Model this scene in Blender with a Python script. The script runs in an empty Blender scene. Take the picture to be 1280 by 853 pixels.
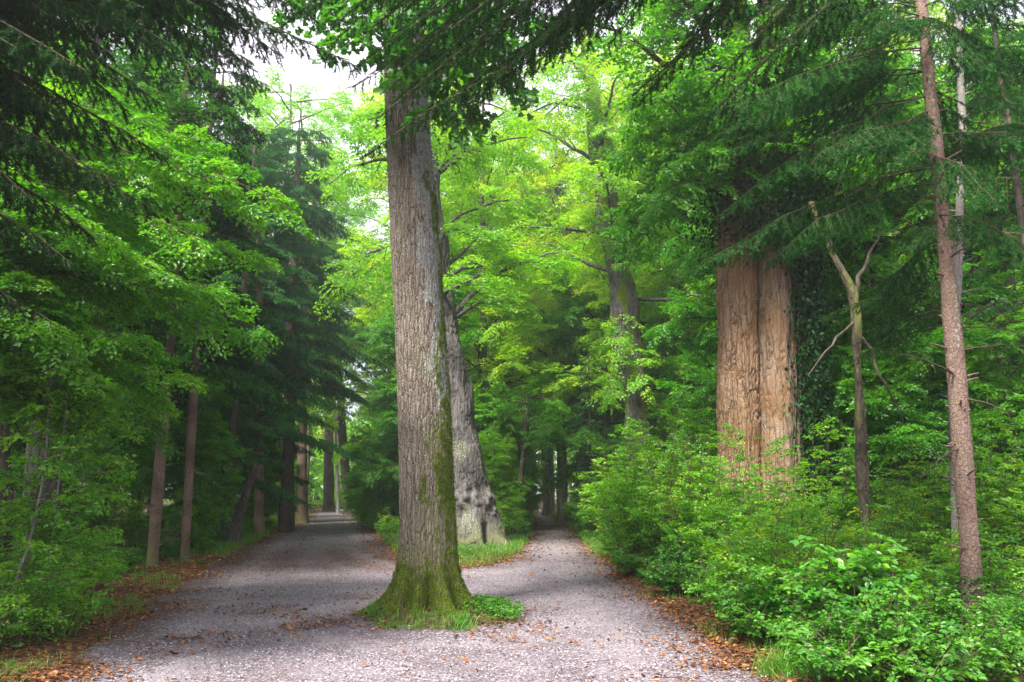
import bpy, math
import numpy as np
R = math.radians
rng = np.random.default_rng(11)
scene = bpy.context.scene
COL = scene.collection

# ------------------------------------------------------------------ camera
F = 924.4            # focal length in pixels of a 1280 px wide frame (26 mm)
TILT = R(11.74)
EYE = 1.6
CT, ST = math.cos(TILT), math.sin(TILT)

def at(px, py, Y):
    u = (px - 640) / F; v = (426.5 - py) / F
    d = np.array([u, CT - v * ST, ST + v * CT])
    t = Y / d[1]
    return np.array([d[0] * t, Y, EYE + d[2] * t])

def scale_at(py, Y):
    v = (426.5 - py) / F
    return Y / (CT - v * ST) / F          # metres per pixel there

def gpt(px, py):
    u = (px - 640) / F; v = (426.5 - py) / F
    dz = ST + v * CT
    t = -EYE / dz
    return np.array([u * t, (CT - v * ST) * t])

cam_d = bpy.data.cameras.new('camera'); cam = bpy.data.objects.new('camera', cam_d); COL.objects.link(cam)
cam_d.sensor_width = 36; cam_d.lens = 26; cam_d.clip_end = 2000
cam.location = (0, 0, EYE); cam.rotation_euler = (R(90) + TILT, 0, 0)
scene.camera = cam

# ------------------------------------------------------------------ numpy noise
def _h(ix, iy, iz, seed):
    n = (ix * 374761393 + iy * 668265263 + iz * 2147483647 + seed * 974711) & 0xffffffff
    n = ((n ^ (n >> 13)) * 1274126177) & 0xffffffff
    n = n ^ (n >> 16)
    return (n & 0xffffff) / float(0xffffff)

def noise(p, seed=0):
    p = np.asarray(p, float)
    i = np.floor(p).astype(np.int64); f = p - i; f = f * f * (3 - 2 * f)
    x, y, z = i[..., 0], i[..., 1], i[..., 2]
    fx, fy, fz = f[..., 0], f[..., 1], f[..., 2]
    def L(a, b, t): return a + (b - a) * t
    r = []
    for dz in (0, 1):
        a = L(_h(x, y, z + dz, seed), _h(x + 1, y, z + dz, seed), fx)
        b = L(_h(x, y + 1, z + dz, seed), _h(x + 1, y + 1, z + dz, seed), fx)
        r.append(L(a, b, fy))
    return L(r[0], r[1], fz)

def fbm(p, oct=3, seed=0):
    s = 0; a = 0.5; t = 0
    p = np.asarray(p, float)
    for k in range(oct):
        s = s + a * noise(p * 2 ** k, seed + k); t += a; a *= 0.5
    return s / t

def sstep(a, b, x):
    t = np.clip((x - a) / (b - a), 0, 1); return t * t * (3 - 2 * t)

def norm(v):
    v = np.asarray(v, float)
    return v / (np.linalg.norm(v, axis=-1, keepdims=True) + 1e-9)

# ------------------------------------------------------------------ mesh building
class MB:
    def __init__(s): s.V = []; s.F = []; s.n = 0; s.att = {}
    def add(s, V, Fc, rnd=None, mat=0, smooth=False, **att):
        V = np.asarray(V, np.float32).reshape(-1, 3); Fc = np.asarray(Fc, np.int64)
        if len(V) == 0: return
        if rnd is None: rnd = np.full(len(Fc), 0.5)
        s.V.append(V); s.F.append((Fc + s.n, np.asarray(rnd, np.float32), mat, smooth))
        for k, a in att.items(): s.att.setdefault(k, []).append((s.n, np.asarray(a, np.float32)))
        s.n += len(V)
    def mesh(s, name, mats):
        V = np.concatenate(s.V)
        me = bpy.data.meshes.new(name)
        me.vertices.add(len(V)); me.vertices.foreach_set('co', V.ravel())
        nl = sum(f.size for f, *_ in s.F); nf = sum(len(f) for f, *_ in s.F)
        me.loops.add(nl); me.polygons.add(nf)
        me.loops.foreach_set('vertex_index', np.concatenate([f.ravel() for f, *_ in s.F]).astype(np.int32))
        cnt = np.concatenate([np.full(len(f), f.shape[1]) for f, *_ in s.F])
        st = np.concatenate([[0], np.cumsum(cnt)[:-1]])
        me.polygons.foreach_set('loop_start', st.astype(np.int32))
        me.polygons.foreach_set('material_index', np.concatenate([np.full(len(f), m) for f, _, m, _ in s.F]).astype(np.int32))
        me.polygons.foreach_set('use_smooth', np.concatenate([np.full(len(f), sm) for f, _, _, sm in s.F]))
        a = me.attributes.new('rnd', 'FLOAT', 'FACE')
        a.data.foreach_set('value', np.concatenate([r for _, r, _, _ in s.F]).astype(np.float32))
        for k, L in s.att.items():
            arr = np.zeros(len(V), np.float32)
            for o, x in L: arr[o:o + len(x)] = x
            b = me.attributes.new(k, 'FLOAT', 'POINT'); b.data.foreach_set('value', arr)
        for m in mats: me.materials.append(m)
        me.update(calc_edges=True)
        return me

def link(name, me, parent=None, loc=(0, 0, 0)):
    o = bpy.data.objects.new(name, me); COL.objects.link(o); o.location = loc
    if parent is not None: o.parent = parent
    return o
def tag(o, label, cat, group=None):
    o['label'] = label; o['category'] = cat
    if group: o['group'] = group
    return o
def thing(name, label, cat, loc=(0, 0, 0), group=None):
    o = link(name, None, None, loc); o.empty_display_size = 0.3
    return tag(o, label, cat, group)
def copy_thing(t, loc, rz, sc, label, group=None):
    r = t.copy(); COL.objects.link(r); r.location = loc; r.rotation_euler = (0, 0, rz); r.scale = (sc, sc, sc)
    r['label'] = label
    if group: r['group'] = group
    for ch in list(t.children):
        c = ch.copy(); COL.objects.link(c); c.parent = r
    return r

def frames(P):
    T = np.gradient(P, axis=0); T = norm(T)
    ref = np.array([0, 0, 1.0]) if abs(T[0, 2]) < 0.8 else np.array([1.0, 0, 0])
    B = norm(np.cross(T, ref)); N = np.cross(B, T)
    return T, B, N

def tube(mb, P, r, segs=6, mat=0, cap=False, **att):
    P = np.asarray(P, float); r = np.asarray(r, float) * np.ones(len(P))
    T, B, N = frames(P)
    a = np.arange(segs) / segs * 2 * math.pi
    ring = (np.cos(a)[None, :, None] * B[:, None] + np.sin(a)[None, :, None] * N[:, None]) * r[:, None, None]
    V = (P[:, None] + ring).reshape(-1, 3)
    n = len(P); i = np.arange(n - 1)[:, None] * segs; j = np.arange(segs)[None]; k = (j + 1) % segs
    Fc = np.stack([i + j, i + k, i + segs + k, i + segs + j], -1).reshape(-1, 4)
    mb.add(V, Fc, mat=mat, smooth=True)

def sticks(mb, P0, P1, r0, r1, mat=0):
    """many thin three-sided twigs at once"""
    P0 = np.asarray(P0); P1 = np.asarray(P1); m = len(P0)
    if m == 0: return
    D = norm(P1 - P0); ref = np.where(np.abs(D[:, 2:3]) < 0.8, np.array([[0, 0, 1.0]]), np.array([[1.0, 0, 0]]))
    B = norm(np.cross(D, ref)); N = np.cross(B, D)
    V = []
    r0 = np.asarray(r0) * np.ones(m); r1 = np.asarray(r1) * np.ones(m)
    for P, r in ((P0, r0), (P1, r1)):
        for a in (0, 2.094, 4.189):
            V.append(P + (math.cos(a) * B + math.sin(a) * N) * r[:, None])
    V = np.stack(V, 1).reshape(-1, 3)
    o = np.arange(m)[:, None, None] * 6
    Fc = (o + np.array([[0, 1, 4, 3], [1, 2, 5, 4], [2, 0, 3, 5]])[None]).reshape(-1, 4)
    mb.add(V, Fc, mat=mat)

# leaf templates: (verts, faces)   x along the leaf, y across, z out of it
T_RHOMB = (np.array([[0, 0, 0], [.45, -.3, .05], [1, 0, -.06], [.45, .3, .05]]), np.array([[0, 1, 2, 3]]))
T_LEAF = (np.array([[0, 0, 0], [.3, -.29, .06], [.68, -.25, .04], [1, 0, -.10], [.68, .25, .04], [.3, .29, .06]]),
          np.array([[0, 1, 2, 3], [0, 3, 4, 5]]))
_m = [(0, 0), (.02, -.30), (-.05, -.52), (.20, -.42), (.38, -.62), (.50, -.30), (.62, -.34), (.70, -.16), (1, 0)]
_mv = [(x, y, .10 * abs(y) - .08 * x * x) for x, y in _m] + [(x, -y, .10 * abs(y) - .08 * x * x) for x, y in _m[1:-1]]
T_MAPLE = (np.array(_mv), np.array([[0, i, i + 1] for i in range(1, 8)] + [[0, i + 1, i] for i in range(9, 15)] + [[0, 9, 9]])[:13])
T_MAPLE = (T_MAPLE[0], np.array([[0, i, i + 1] for i in range(1, 8)] + [[0, i + 1, i] for i in range(9, 15)] + [[0, 8, 15]]))
T_NEEDLE = (np.array([[0, -.5, 0], [0, .5, 0], [1, 0, 0]]), np.array([[0, 1, 2]]))
T_BLADE = (np.array([[0, -.5, 0], [0, .5, 0], [.55, .38, .06], [.55, -.38, .06], [1, 0, .25]]), None)

def leaves(mb, P, D, N, S, tpl, rnd, mat=0, W=None):
    P, D, N = np.asarray(P), norm(D), np.asarray(N)
    if len(P) == 0: return
    B = norm(np.cross(N, D)); N = np.cross(D, B)
    S = np.asarray(S) * np.ones(len(P)); Wd = S if W is None else np.asarray(W) * np.ones(len(P))
    t, fc = tpl
    V = P[:, None] + t[None, :, 0:1] * (D * S[:, None])[:, None] + t[None, :, 1:2] * (B * Wd[:, None])[:, None] + t[None, :, 2:3] * (N * S[:, None])[:, None]
    nv = len(t)
    Fc = (np.arange(len(P))[:, None, None] * nv + fc[None]).reshape(-1, fc.shape[1])
    mb.add(V.reshape(-1, 3), Fc, rnd=np.repeat(rnd, len(fc)), mat=mat)

# twig prototypes in a unit frame: leaves left and right of an axis and of side shoots
def twig_proto(rg, n_side=4, n_leaf=4):
    L = []
    for k in range(6): L.append((.15 + .85 * k / 5, 0, (1 if k % 2 else -1) * R(50)))
    for s in range(n_side):
        x0 = .15 + .6 * s / n_side; sd = 1 if s % 2 else -1; ang = sd * R(rg.uniform(38, 55)); ln = (.55 - .35 * x0) * rg.uniform(.8, 1.2)
        for k in range(n_leaf):
            q = (k + 1) / n_leaf * ln
            L.append((x0 + q * math.cos(ang), q * math.sin(ang), ang + (1 if k % 2 else -1) * R(45)))
        L.append((x0 + ln * math.cos(ang), ln * math.sin(ang), ang))
    return np.array(L)
PROTO = [twig_proto(np.random.default_rng(k)) for k in range(5)]

def add_twigs(mb, P0, D, N, L, leaf, tpl, rg, keep=1.0, droop=.25, hue=None, tilt=.45, mat=1, wood=True, wmat=0, wr=.004):
    P0 = np.asarray(P0, float); m = len(P0)
    if m == 0: return
    D = norm(D); B = norm(np.cross(N, D)); N = np.cross(D, B); L = np.asarray(L) * np.ones(m)
    if hue is None: hue = rg.random(m) * .5 + .25
    which = rg.integers(0, len(PROTO), m)
    for w in range(len(PROTO)):
        ix = np.where(which == w)[0]
        if len(ix) == 0: continue
        pr = PROTO[w]; k = len(pr)
        x = pr[None, :, 0] * L[ix, None]; y = pr[None, :, 1] * L[ix, None]; a = pr[None, :, 2] + rg.normal(0, .3, (len(ix), k))
        z = -droop * (pr[None, :, 0] ** 2 + pr[None, :, 1] ** 2) * L[ix, None]
        Pp = P0[ix, None] + x[..., None] * D[ix, None] + y[..., None] * B[ix, None] + np.array([0, 0, 1.0]) * z[..., None] + rg.normal(0, .012, (len(ix), k, 3))
        Dl = np.cos(a)[..., None] * D[ix, None] + np.sin(a)[..., None] * B[ix, None] + np.array([0, 0, -1.0]) * rg.uniform(.0, .5, (len(ix), k, 1))
        Nl = N[ix, None] + rg.normal(0, tilt, (len(ix), k, 3))
        msk = rg.random((len(ix), k)) < keep
        s = leaf * rg.uniform(.65, 1.2, (len(ix), k))
        r = np.clip(hue[ix, None] + rg.normal(0, .13, (len(ix), k)), 0, 1)
        leaves(mb, Pp[msk], Dl[msk], Nl[msk], s[msk], tpl, r[msk], mat=mat)
    if wood:
        mid = P0 + D * L[:, None] * .5 + np.array([0, 0, -1.0]) * (droop * .25 * L)[:, None]
        end = P0 + D * L[:, None] + np.array([0, 0, -1.0]) * (droop * L)[:, None]
        sticks(mb, P0, mid, wr, wr * .7, mat=wmat); sticks(mb, mid, end, wr * .7, wr * .3, mat=wmat)

def curve(p0, p1, arch, n=10, wig=.04, rg=rng, gam=1.0):
    p0, p1 = np.asarray(p0, float), np.asarray(p1, float)
    t = np.linspace(0, 1, n)[:, None]
    L = np.linalg.norm(p1 - p0)
    P = p0 + (p1 - p0) * t
    P[:, 2] += (4 * arch * t * (1 - t))[:, 0]
    w = rg.normal(0, wig * L, (n, 3)); w = np.cumsum(w, 0) / math.sqrt(n); w -= w[0] + (w[-1] - w[0]) * t
    return P + w

def sample_curve(P, t):
    s = np.linspace(0, 1, len(P))
    return np.stack([np.interp(t, s, P[:, k]) for k in range(3)], -1)

def leafy_branch(mb, p0, p1, rg, arch=.3, roll=.3, r0=.03, spread=.9, n2=14, per2=6, twl=.35, leaf=.07, tpl=T_LEAF, keep=1., start=.25,
                 hue=.5, droop=.25, segs=5, flat=.25, wood=True, tilt=.45, wig=.04):
    """limb with side shoots in one leaning layer, each carrying twigs"""
    P = curve(p0, p1, arch, 10, wig, rg)
    tube(mb, P, np.linspace(r0, r0 * .18, len(P)), segs)
    Lt = np.linalg.norm(np.asarray(p1) - np.asarray(p0))
    T = []; Dv = []; Nv = []; Ln = []; Hh = []
    for k in range(n2):
        t = start + (1 - start) * (k + rg.random() * .6) / n2
        q = sample_curve(P, np.array([t]))[0]; q2 = sample_curve(P, np.array([min(1, t + .05)]))[0]; q1 = sample_curve(P, np.array([t - .05]))[0]
        d = norm(q2 - q1); side = norm(np.cross(d, [0, 0, 1])) * (1 if k % 2 else -1)
        ph = rg.normal(0, roll); side = side * math.cos(ph) + np.array([0, 0, 1.]) * math.sin(ph)
        a = R(rg.uniform(35, 65)); ln = spread * (1.15 - .75 * t) * rg.uniform(.7, 1.2)
        e = q + (d * math.cos(a) + side * math.sin(a)) * ln + np.array([0, 0, rg.uniform(-.45, .3) * ln - flat * ln * .5])
        S = curve(q, e, .06 * ln, 5, .05, rg)
        if wood: tube(mb, S, np.linspace(max(.005, r0 * .35 * (1.1 - t)), .003, 5), 3)
        hh = np.clip(hue + rg.normal(0, .10), 0, 1)
        tt = np.linspace(.2, 1, per2); Q = sample_curve(S, tt); dd = norm(e - q)
        sd = norm(np.cross(dd, [0, 0, 1]))
        for j in range(per2):
            s = 1 if j % 2 else -1
            aa = R(rg.uniform(30, 60)) if j < per2 - 1 else 0
            T.append(Q[j]); Dv.append(dd * math.cos(aa) + sd * s * math.sin(aa)); Nv.append(norm(np.array([rg.normal(0, .4), rg.normal(0, .4), 1])))
            Ln.append(twl * rg.uniform(.7, 1.2)); Hh.append(hh)
    add_twigs(mb, T, Dv, Nv, Ln, leaf, tpl, rg, keep=keep, droop=droop, hue=np.array(Hh), wood=wood, tilt=tilt)
    return P

def needles(mb, P0, P1, per_m, nl, nw, rg, hue, mat=1, hang=.0):
    P0 = np.asarray(P0); P1 = np.asarray(P1); L = np.linalg.norm(P1 - P0, axis=1); n = np.maximum(2, (L * per_m).astype(int))
    idx = np.repeat(np.arange(len(P0)), n); t = rg.random(len(idx))
    D = norm(P1 - P0)[idx]; P = P0[idx] + (P1 - P0)[idx] * t[:, None]
    ref = np.array([0, 0, 1.0]) + rg.normal(0, .02, (len(idx), 3)); S = norm(np.cross(D, ref)); U = np.cross(S, D)
    ph = np.where(rg.random(len(idx)) < .5, 0, math.pi) + rg.normal(0, .65, len(idx))
    A = R(48) + rg.normal(0, .15, len(idx))
    out = S * np.cos(ph)[:, None] + U * np.sin(ph)[:, None]
    Dn = D * np.cos(A)[:, None] + out * np.sin(A)[:, None] + np.array([0, 0, -hang])
    Nn = U + rg.normal(0, .4, (len(idx), 3))
    leaves(mb, P, Dn, Nn, nl * rg.uniform(.75, 1.2, len(idx)), T_NEEDLE, np.clip(hue[idx] + rg.normal(0, .12, len(idx)), 0, 1), mat=mat, W=nw)

def spruce_bough(mb, p0, p1, rg, sag=.2, r0=.025, side=.7, gap=.12, per_m=150, nl=.03, nw=.004, hue=.5, start=.2, sub=True, hang=.35, bare=0.):
    L = np.linalg.norm(np.asarray(p1) - np.asarray(p0))
    P = curve(p0, p1, sag, 10, .03, rg)
    tube(mb, P, np.linspace(r0, r0 * .15, len(P)), 5)
    n = max(4, int(L * (1 - start) / gap)); A = []; Bn = []; H = []
    for k in range(n):
        for s in (-1, 1):
            if rg.random() < bare: continue
            t = start + (1 - start) * (k + rg.random()) / n
            q = sample_curve(P, np.array([t]))[0]; d = norm(sample_curve(P, np.array([min(1, t + .06)]))[0] - sample_curve(P, np.array([max(0, t - .06)]))[0])
            sd = norm(np.cross(d, [0, 0, 1])) * s
            ln = side * min(1, (1.12 - t) * 1.6) * rg.uniform(.55, 1.1) * min(1, .5 + (t - start) * 2.5)
            e = q + norm(d * .75 + sd * .85 + np.array([0, 0, -hang * rg.uniform(.4, 1.4)])) * ln
            A.append(q); Bn.append(e); h = np.clip(hue + rg.normal(0, .12), 0, 1); H.append(h)
            if sub and ln > .18:
                m = int(ln / .11); dd = norm(e - q); s2 = norm(np.cross(dd, [0, 0, 1]))
                for j in range(m):
                    z = (j + .7) / (m + .5); w = q + (e - q) * z; l2 = ln * .42 * (1.1 - z) + .05
                    A.append(w); Bn.append(w + norm(dd * .8 + s2 * (1 if j % 2 else -1) * .8 + np.array([0, 0, -hang * rg.uniform(.3, 1.8)])) * l2); H.append(h)
    A.append(P[-3]); Bn.append(P[-1]); H.append(hue); A.append(P[-5]); Bn.append(P[-3]); H.append(hue)
    A, Bn, H = np.array(A), np.array(Bn), np.array(H)
    sticks(mb, A, Bn, .004, .0015)
    needles(mb, A, Bn, per_m, nl, nw, rg, H)

# ------------------------------------------------------------------ materials
def new_mat(name):
    m = bpy.data.materials.new(name); m.use_nodes = True; nt = m.node_tree; nt.nodes.clear()
    return m, nt, nt.nodes, nt.links
def ramp(ns, stops):
    r = ns.new('ShaderNodeValToRGB'); e = r.color_ramp.elements
    e[0].position = stops[0][0]; e[0].color = (*stops[0][1], 1); e[1].position = stops[-1][0]; e[1].color = (*stops[-1][1], 1)
    for p, c in stops[1:-1]:
        x = e.new(p); x.color = (*c, 1)
    return r
def leaf_mat(name, cols, trans=.42, tcol=(1.9, 1.85, .7), gloss=.03, rough=.45, attr='rnd'):
    m, nt, ns, lk = new_mat(name)
    a = ns.new('ShaderNodeAttribute'); a.attribute_name = attr
    oi = ns.new('ShaderNodeObjectInfo')
    ad = ns.new('ShaderNodeMath'); ad.operation = 'MULTIPLY_ADD'; ad.inputs[1].default_value = .25; ad.inputs[2].default_value = -.125
    lk.new(oi.outputs['Random'], ad.inputs[0])
    a2 = ns.new('ShaderNodeMath'); a2.operation = 'ADD'; lk.new(ad.outputs[0], a2.inputs[0]); lk.new(a.outputs['Fac'], a2.inputs[1])
    r = ramp(ns, cols); lk.new(a2.outputs[0], r.inputs[0])
    d = ns.new('ShaderNodeBsdfDiffuse'); lk.new(r.outputs[0], d.inputs[0])
    t = ns.new('ShaderNodeBsdfTranslucent')
    mx = ns.new('ShaderNodeMixRGB'); mx.blend_type = 'MULTIPLY'; mx.inputs[0].default_value = 1; lk.new(r.outputs[0], mx.inputs[1]); mx.inputs[2].default_value = (*tcol, 1)
    lk.new(mx.outputs[0], t.inputs[0])
    s = ns.new('ShaderNodeMixShader'); s.inputs[0].default_value = trans; lk.new(d.outputs[0], s.inputs[1]); lk.new(t.outputs[0], s.inputs[2])
    g = ns.new('ShaderNodeBsdfGlossy'); g.inputs['Roughness'].default_value = rough; g.inputs[0].default_value = (1, 1, 1, 1)
    s2 = ns.new('ShaderNodeMixShader'); s2.inputs[0].default_value = gloss; lk.new(s.outputs[0], s2.inputs[1]); lk.new(g.outputs[0], s2.inputs[2])
    o = ns.new('ShaderNodeOutputMaterial'); lk.new(s2.outputs[0], o.inputs[0])
    return m

G_BEECH = leaf_mat('beech_leaves', [(0, (.018, .11, .006)), (.5, (.058, .235, .008)), (1, (.17, .38, .010))], trans=.5)
G_LIME = leaf_mat('lime_leaves', [(0, (.05, .20, .006)), (.5, (.14, .36, .008)), (.85, (.30, .46, .010)), (1, (.46, .42, .015))], trans=.5)
G_MAPLE = leaf_mat('maple_leaves', [(0, (.02, .10, .012)), (1, (.06, .22, .014))], trans=.5)
G_SHRUB = leaf_mat('shrub_leaves', [(0, (.035, .17, .014)), (.5, (.11, .32, .014)), (.9, (.24, .43, .014)), (1, (.38, .44, .015))], trans=.45)
G_HERB = leaf_mat('herb_leaves', [(0, (.025, .13, .012)), (1, (.11, .30, .014))], trans=.3)
G_IVY = leaf_mat('ivy_leaves', [(0, (.008, .030, .008)), (1, (.02, .07, .012))], trans=.15, gloss=.01)
G_SPRUCE = leaf_mat('spruce_needles', [(0, (.006, .042, .007)), (.5, (.014, .10, .012)), (1, (.045, .19, .016))], trans=.25, tcol=(1.3, 1.6, .8), gloss=.008)
G_SPRUCE_BLUE = leaf_mat('blue_spruce_needles', [(0, (.008, .065, .020)), (.5, (.02, .13, .030)), (1, (.06, .22, .04))], trans=.25, tcol=(1.2, 1.5, 1.), gloss=.008)
G_GRASS = leaf_mat('grass_blades', [(0, (.03, .15, .015)), (.6, (.08, .27, .018)), (1, (.27, .32, .06))], trans=.35)
G_DEAD = leaf_mat('fallen_leaf', [(0, (.05, .022, .014)), (.25, (.12, .045, .022)), (.55, (.24, .085, .028)), (.82, (.36, .16, .04)), (1, (.46, .34, .09))], trans=.12, gloss=.03)

def bark_mat(name, dark, light, fis=14., zs=.22, bump=.02, moss=False, warm=None, detail=60., dist=.05):
    m, nt, ns, lk = new_mat(name)
    tc = ns.new('ShaderNodeTexCoord'); mp = ns.new('ShaderNodeMapping'); mp.inputs['Scale'].default_value = (1, 1, zs); lk.new(tc.outputs['Object'], mp.inputs[0])
    nd = ns.new('ShaderNodeTexNoise'); nd.inputs['Scale'].default_value = 7; nd.inputs['Detail'].default_value = 3; lk.new(tc.outputs['Object'], nd.inputs[0])
    dsub = ns.new('ShaderNodeVectorMath'); dsub.operation = 'MULTIPLY_ADD'; dsub.inputs[1].default_value = (dist, dist, dist); lk.new(nd.outputs['Color'], dsub.inputs[0]); lk.new(mp.outputs[0], dsub.inputs[2])
    n1 = ns.new('ShaderNodeTexVoronoi'); n1.feature = 'DISTANCE_TO_EDGE'; n1.inputs['Scale'].default_value = fis; lk.new(dsub.outputs[0], n1.inputs[0])
    n2 = ns.new('ShaderNodeTexNoise'); n2.inputs['Scale'].default_value = detail; n2.inputs['Detail'].default_value = 4; lk.new(tc.outputs['Object'], n2.inputs[0])
    n3 = ns.new('ShaderNodeTexNoise'); n3.inputs['Scale'].default_value = 1.3; n3.inputs['Detail'].default_value = 4; lk.new(tc.outputs['Object'], n3.inputs[0])
    n1b = ns.new('ShaderNodeTexVoronoi'); n1b.feature = 'DISTANCE_TO_EDGE'; n1b.inputs['Scale'].default_value = fis * .43; lk.new(dsub.outputs[0], n1b.inputs[0])
    mb2 = ns.new('ShaderNodeMath'); mb2.operation = 'MULTIPLY'; lk.new(n1b.outputs['Distance'], mb2.inputs[0]); mb2.inputs[1].default_value = 4.2
    ma = ns.new('ShaderNodeMath'); ma.operation = 'MULTIPLY_ADD'; lk.new(n1.outputs['Distance'], ma.inputs[0]); ma.inputs[1].default_value = 2.4; ma.inputs[2].default_value = .18
    mu = ns.new('ShaderNodeMath'); mu.operation = 'MINIMUM'; mu.use_clamp = True; lk.new(ma.outputs[0], mu.inputs[0]); lk.new(mb2.outputs[0], mu.inputs[1])
    pw = ns.new('ShaderNodeMath'); pw.operation = 'POWER'; lk.new(mu.outputs[0], pw.inputs[0]); pw.inputs[1].default_value = .6
    a0 = ns.new('ShaderNodeMath'); a0.operation = 'MULTIPLY_ADD'; lk.new(n2.outputs[0], a0.inputs[0]); a0.inputs[1].default_value = .9; a0.inputs[2].default_value = -.33
    ad = ns.new('ShaderNodeMath'); ad.operation = 'MULTIPLY_ADD'; lk.new(pw.outputs[0], ad.inputs[0]); ad.inputs[1].default_value = .8; lk.new(a0.outputs[0], ad.inputs[2])
    mid = tuple(a * .42 + b * .58 for a, b in zip(dark, light))
    r = ramp(ns, [(.12, dark), (.48, mid), (.95, light)]); lk.new(ad.outputs[0], r.inputs[0])
    col = r.outputs[0]
    def mixc(fac, c1, c2):
        x = ns.new('ShaderNodeMixRGB'); lk.new(fac, x.inputs[0]); lk.new(c1, x.inputs[1])
        if isinstance(c2, tuple): x.inputs[2].default_value = (*c2, 1)
        else: lk.new(c2, x.inputs[2])
        return x.outputs[0]
    def cut(sock, lo, hi):
        x = ns.new('ShaderNodeMapRange'); x.inputs[1].default_value = lo; x.inputs[2].default_value = hi; lk.new(sock, x.inputs[0]); return x.outputs[0]
    def mul(a, k):
        x = ns.new('ShaderNodeMath'); x.operation = 'MULTIPLY'; lk.new(a, x.inputs[0])
        if isinstance(k, float): x.inputs[1].default_value = k
        else: lk.new(k, x.inputs[1])
        return x.outputs[0]
    st = ns.new('ShaderNodeMixRGB'); st.blend_type = 'MULTIPLY'; st.inputs[2].default_value = (.55, .56, .56, 1); lk.new(cut(n3.outputs[0], .45, .66), st.inputs[0]); lk.new(col, st.inputs[1]); col = st.outputs[0]
    if warm: col = mixc(cut(n3.outputs[0], .35, .65), col, warm) if False else mixc(mul(cut(n3.outputs[0], .38, .62), .45), col, warm)
    if moss:
        al = ns.new('ShaderNodeAttribute'); al.attribute_name = 'moss'; col = mixc(mul(al.outputs['Fac'], .9), col, (.17, .19, .045))
        for nm, c_lo, c_hi in (('lichen', (.24, .26, .26), (.46, .49, .49)), ('moss', (.03, .05, .004), (.19, .27, .012))):
            a = ns.new('ShaderNodeAttribute'); a.attribute_name = nm
            nn = ns.new('ShaderNodeTexNoise'); nn.inputs['Scale'].default_value = 22 if nm == 'lichen' else 12; nn.inputs['Detail'].default_value = 5; lk.new(tc.outputs['Object'], nn.inputs[0])
            sm = ns.new('ShaderNodeMath'); sm.operation = 'ADD'; lk.new(a.outputs['Fac'], sm.inputs[0]); lk.new(nn.outputs[0], sm.inputs[1])
            f = cut(sm.outputs[0], .96, 1.10)
            rr = ramp(ns, [(.3, c_lo), (.7, c_hi)]); lk.new(n2.outputs[0], rr.inputs[0])
            col = mixc(mul(f, .92 if nm == 'moss' else .7), col, rr.outputs[0])
    b = ns.new('ShaderNodeBump'); b.inputs['Strength'].default_value = 1; b.inputs['Distance'].default_value = bump; lk.new(ad.outputs[0], b.inputs['Height'])
    p = ns.new('ShaderNodeBsdfPrincipled'); p.inputs['Roughness'].default_value = .92; p.inputs['Specular IOR Level'].default_value = .15
    lk.new(col, p.inputs['Base Color']); lk.new(b.outputs[0], p.inputs['Normal'])
    o = ns.new('ShaderNodeOutputMaterial'); lk.new(p.outputs[0], o.inputs[0])
    return m

B_MAPLE = bark_mat('furrowed_mossy_bark', (.030, .022, .016), (.36, .305, .25), fis=38, zs=.13, bump=.05, moss=True, dist=.04)
B_LIME = bark_mat('grey_lime_bark', (.035, .03, .026), (.20, .185, .18), fis=14, zs=.14, bump=.03, moss=True)
B_WARM = bark_mat('ochre_fissured_bark', (.07, .032, .017), (.54, .37, .24), fis=17, zs=.08, bump=.06, dist=.06, warm=(.42, .20, .085), moss=True)
B_SPRUCE = bark_mat('spruce_bark', (.08, .048, .036), (.37, .255, .205), fis=48, zs=.9, bump=.01, moss=True)
B_DARK = bark_mat('dark_bark', (.035, .028, .022), (.14, .115, .09), fis=14, zs=.3, bump=.015)
B_TWIG = bark_mat('twig_bark', (.05, .035, .025), (.13, .095, .065), fis=30, zs=.4, bump=.003)
B_PALE = bark_mat('pale_bark', (.12, .115, .10), (.36, .36, .33), fis=12, zs=1.5, bump=.005)

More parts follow.
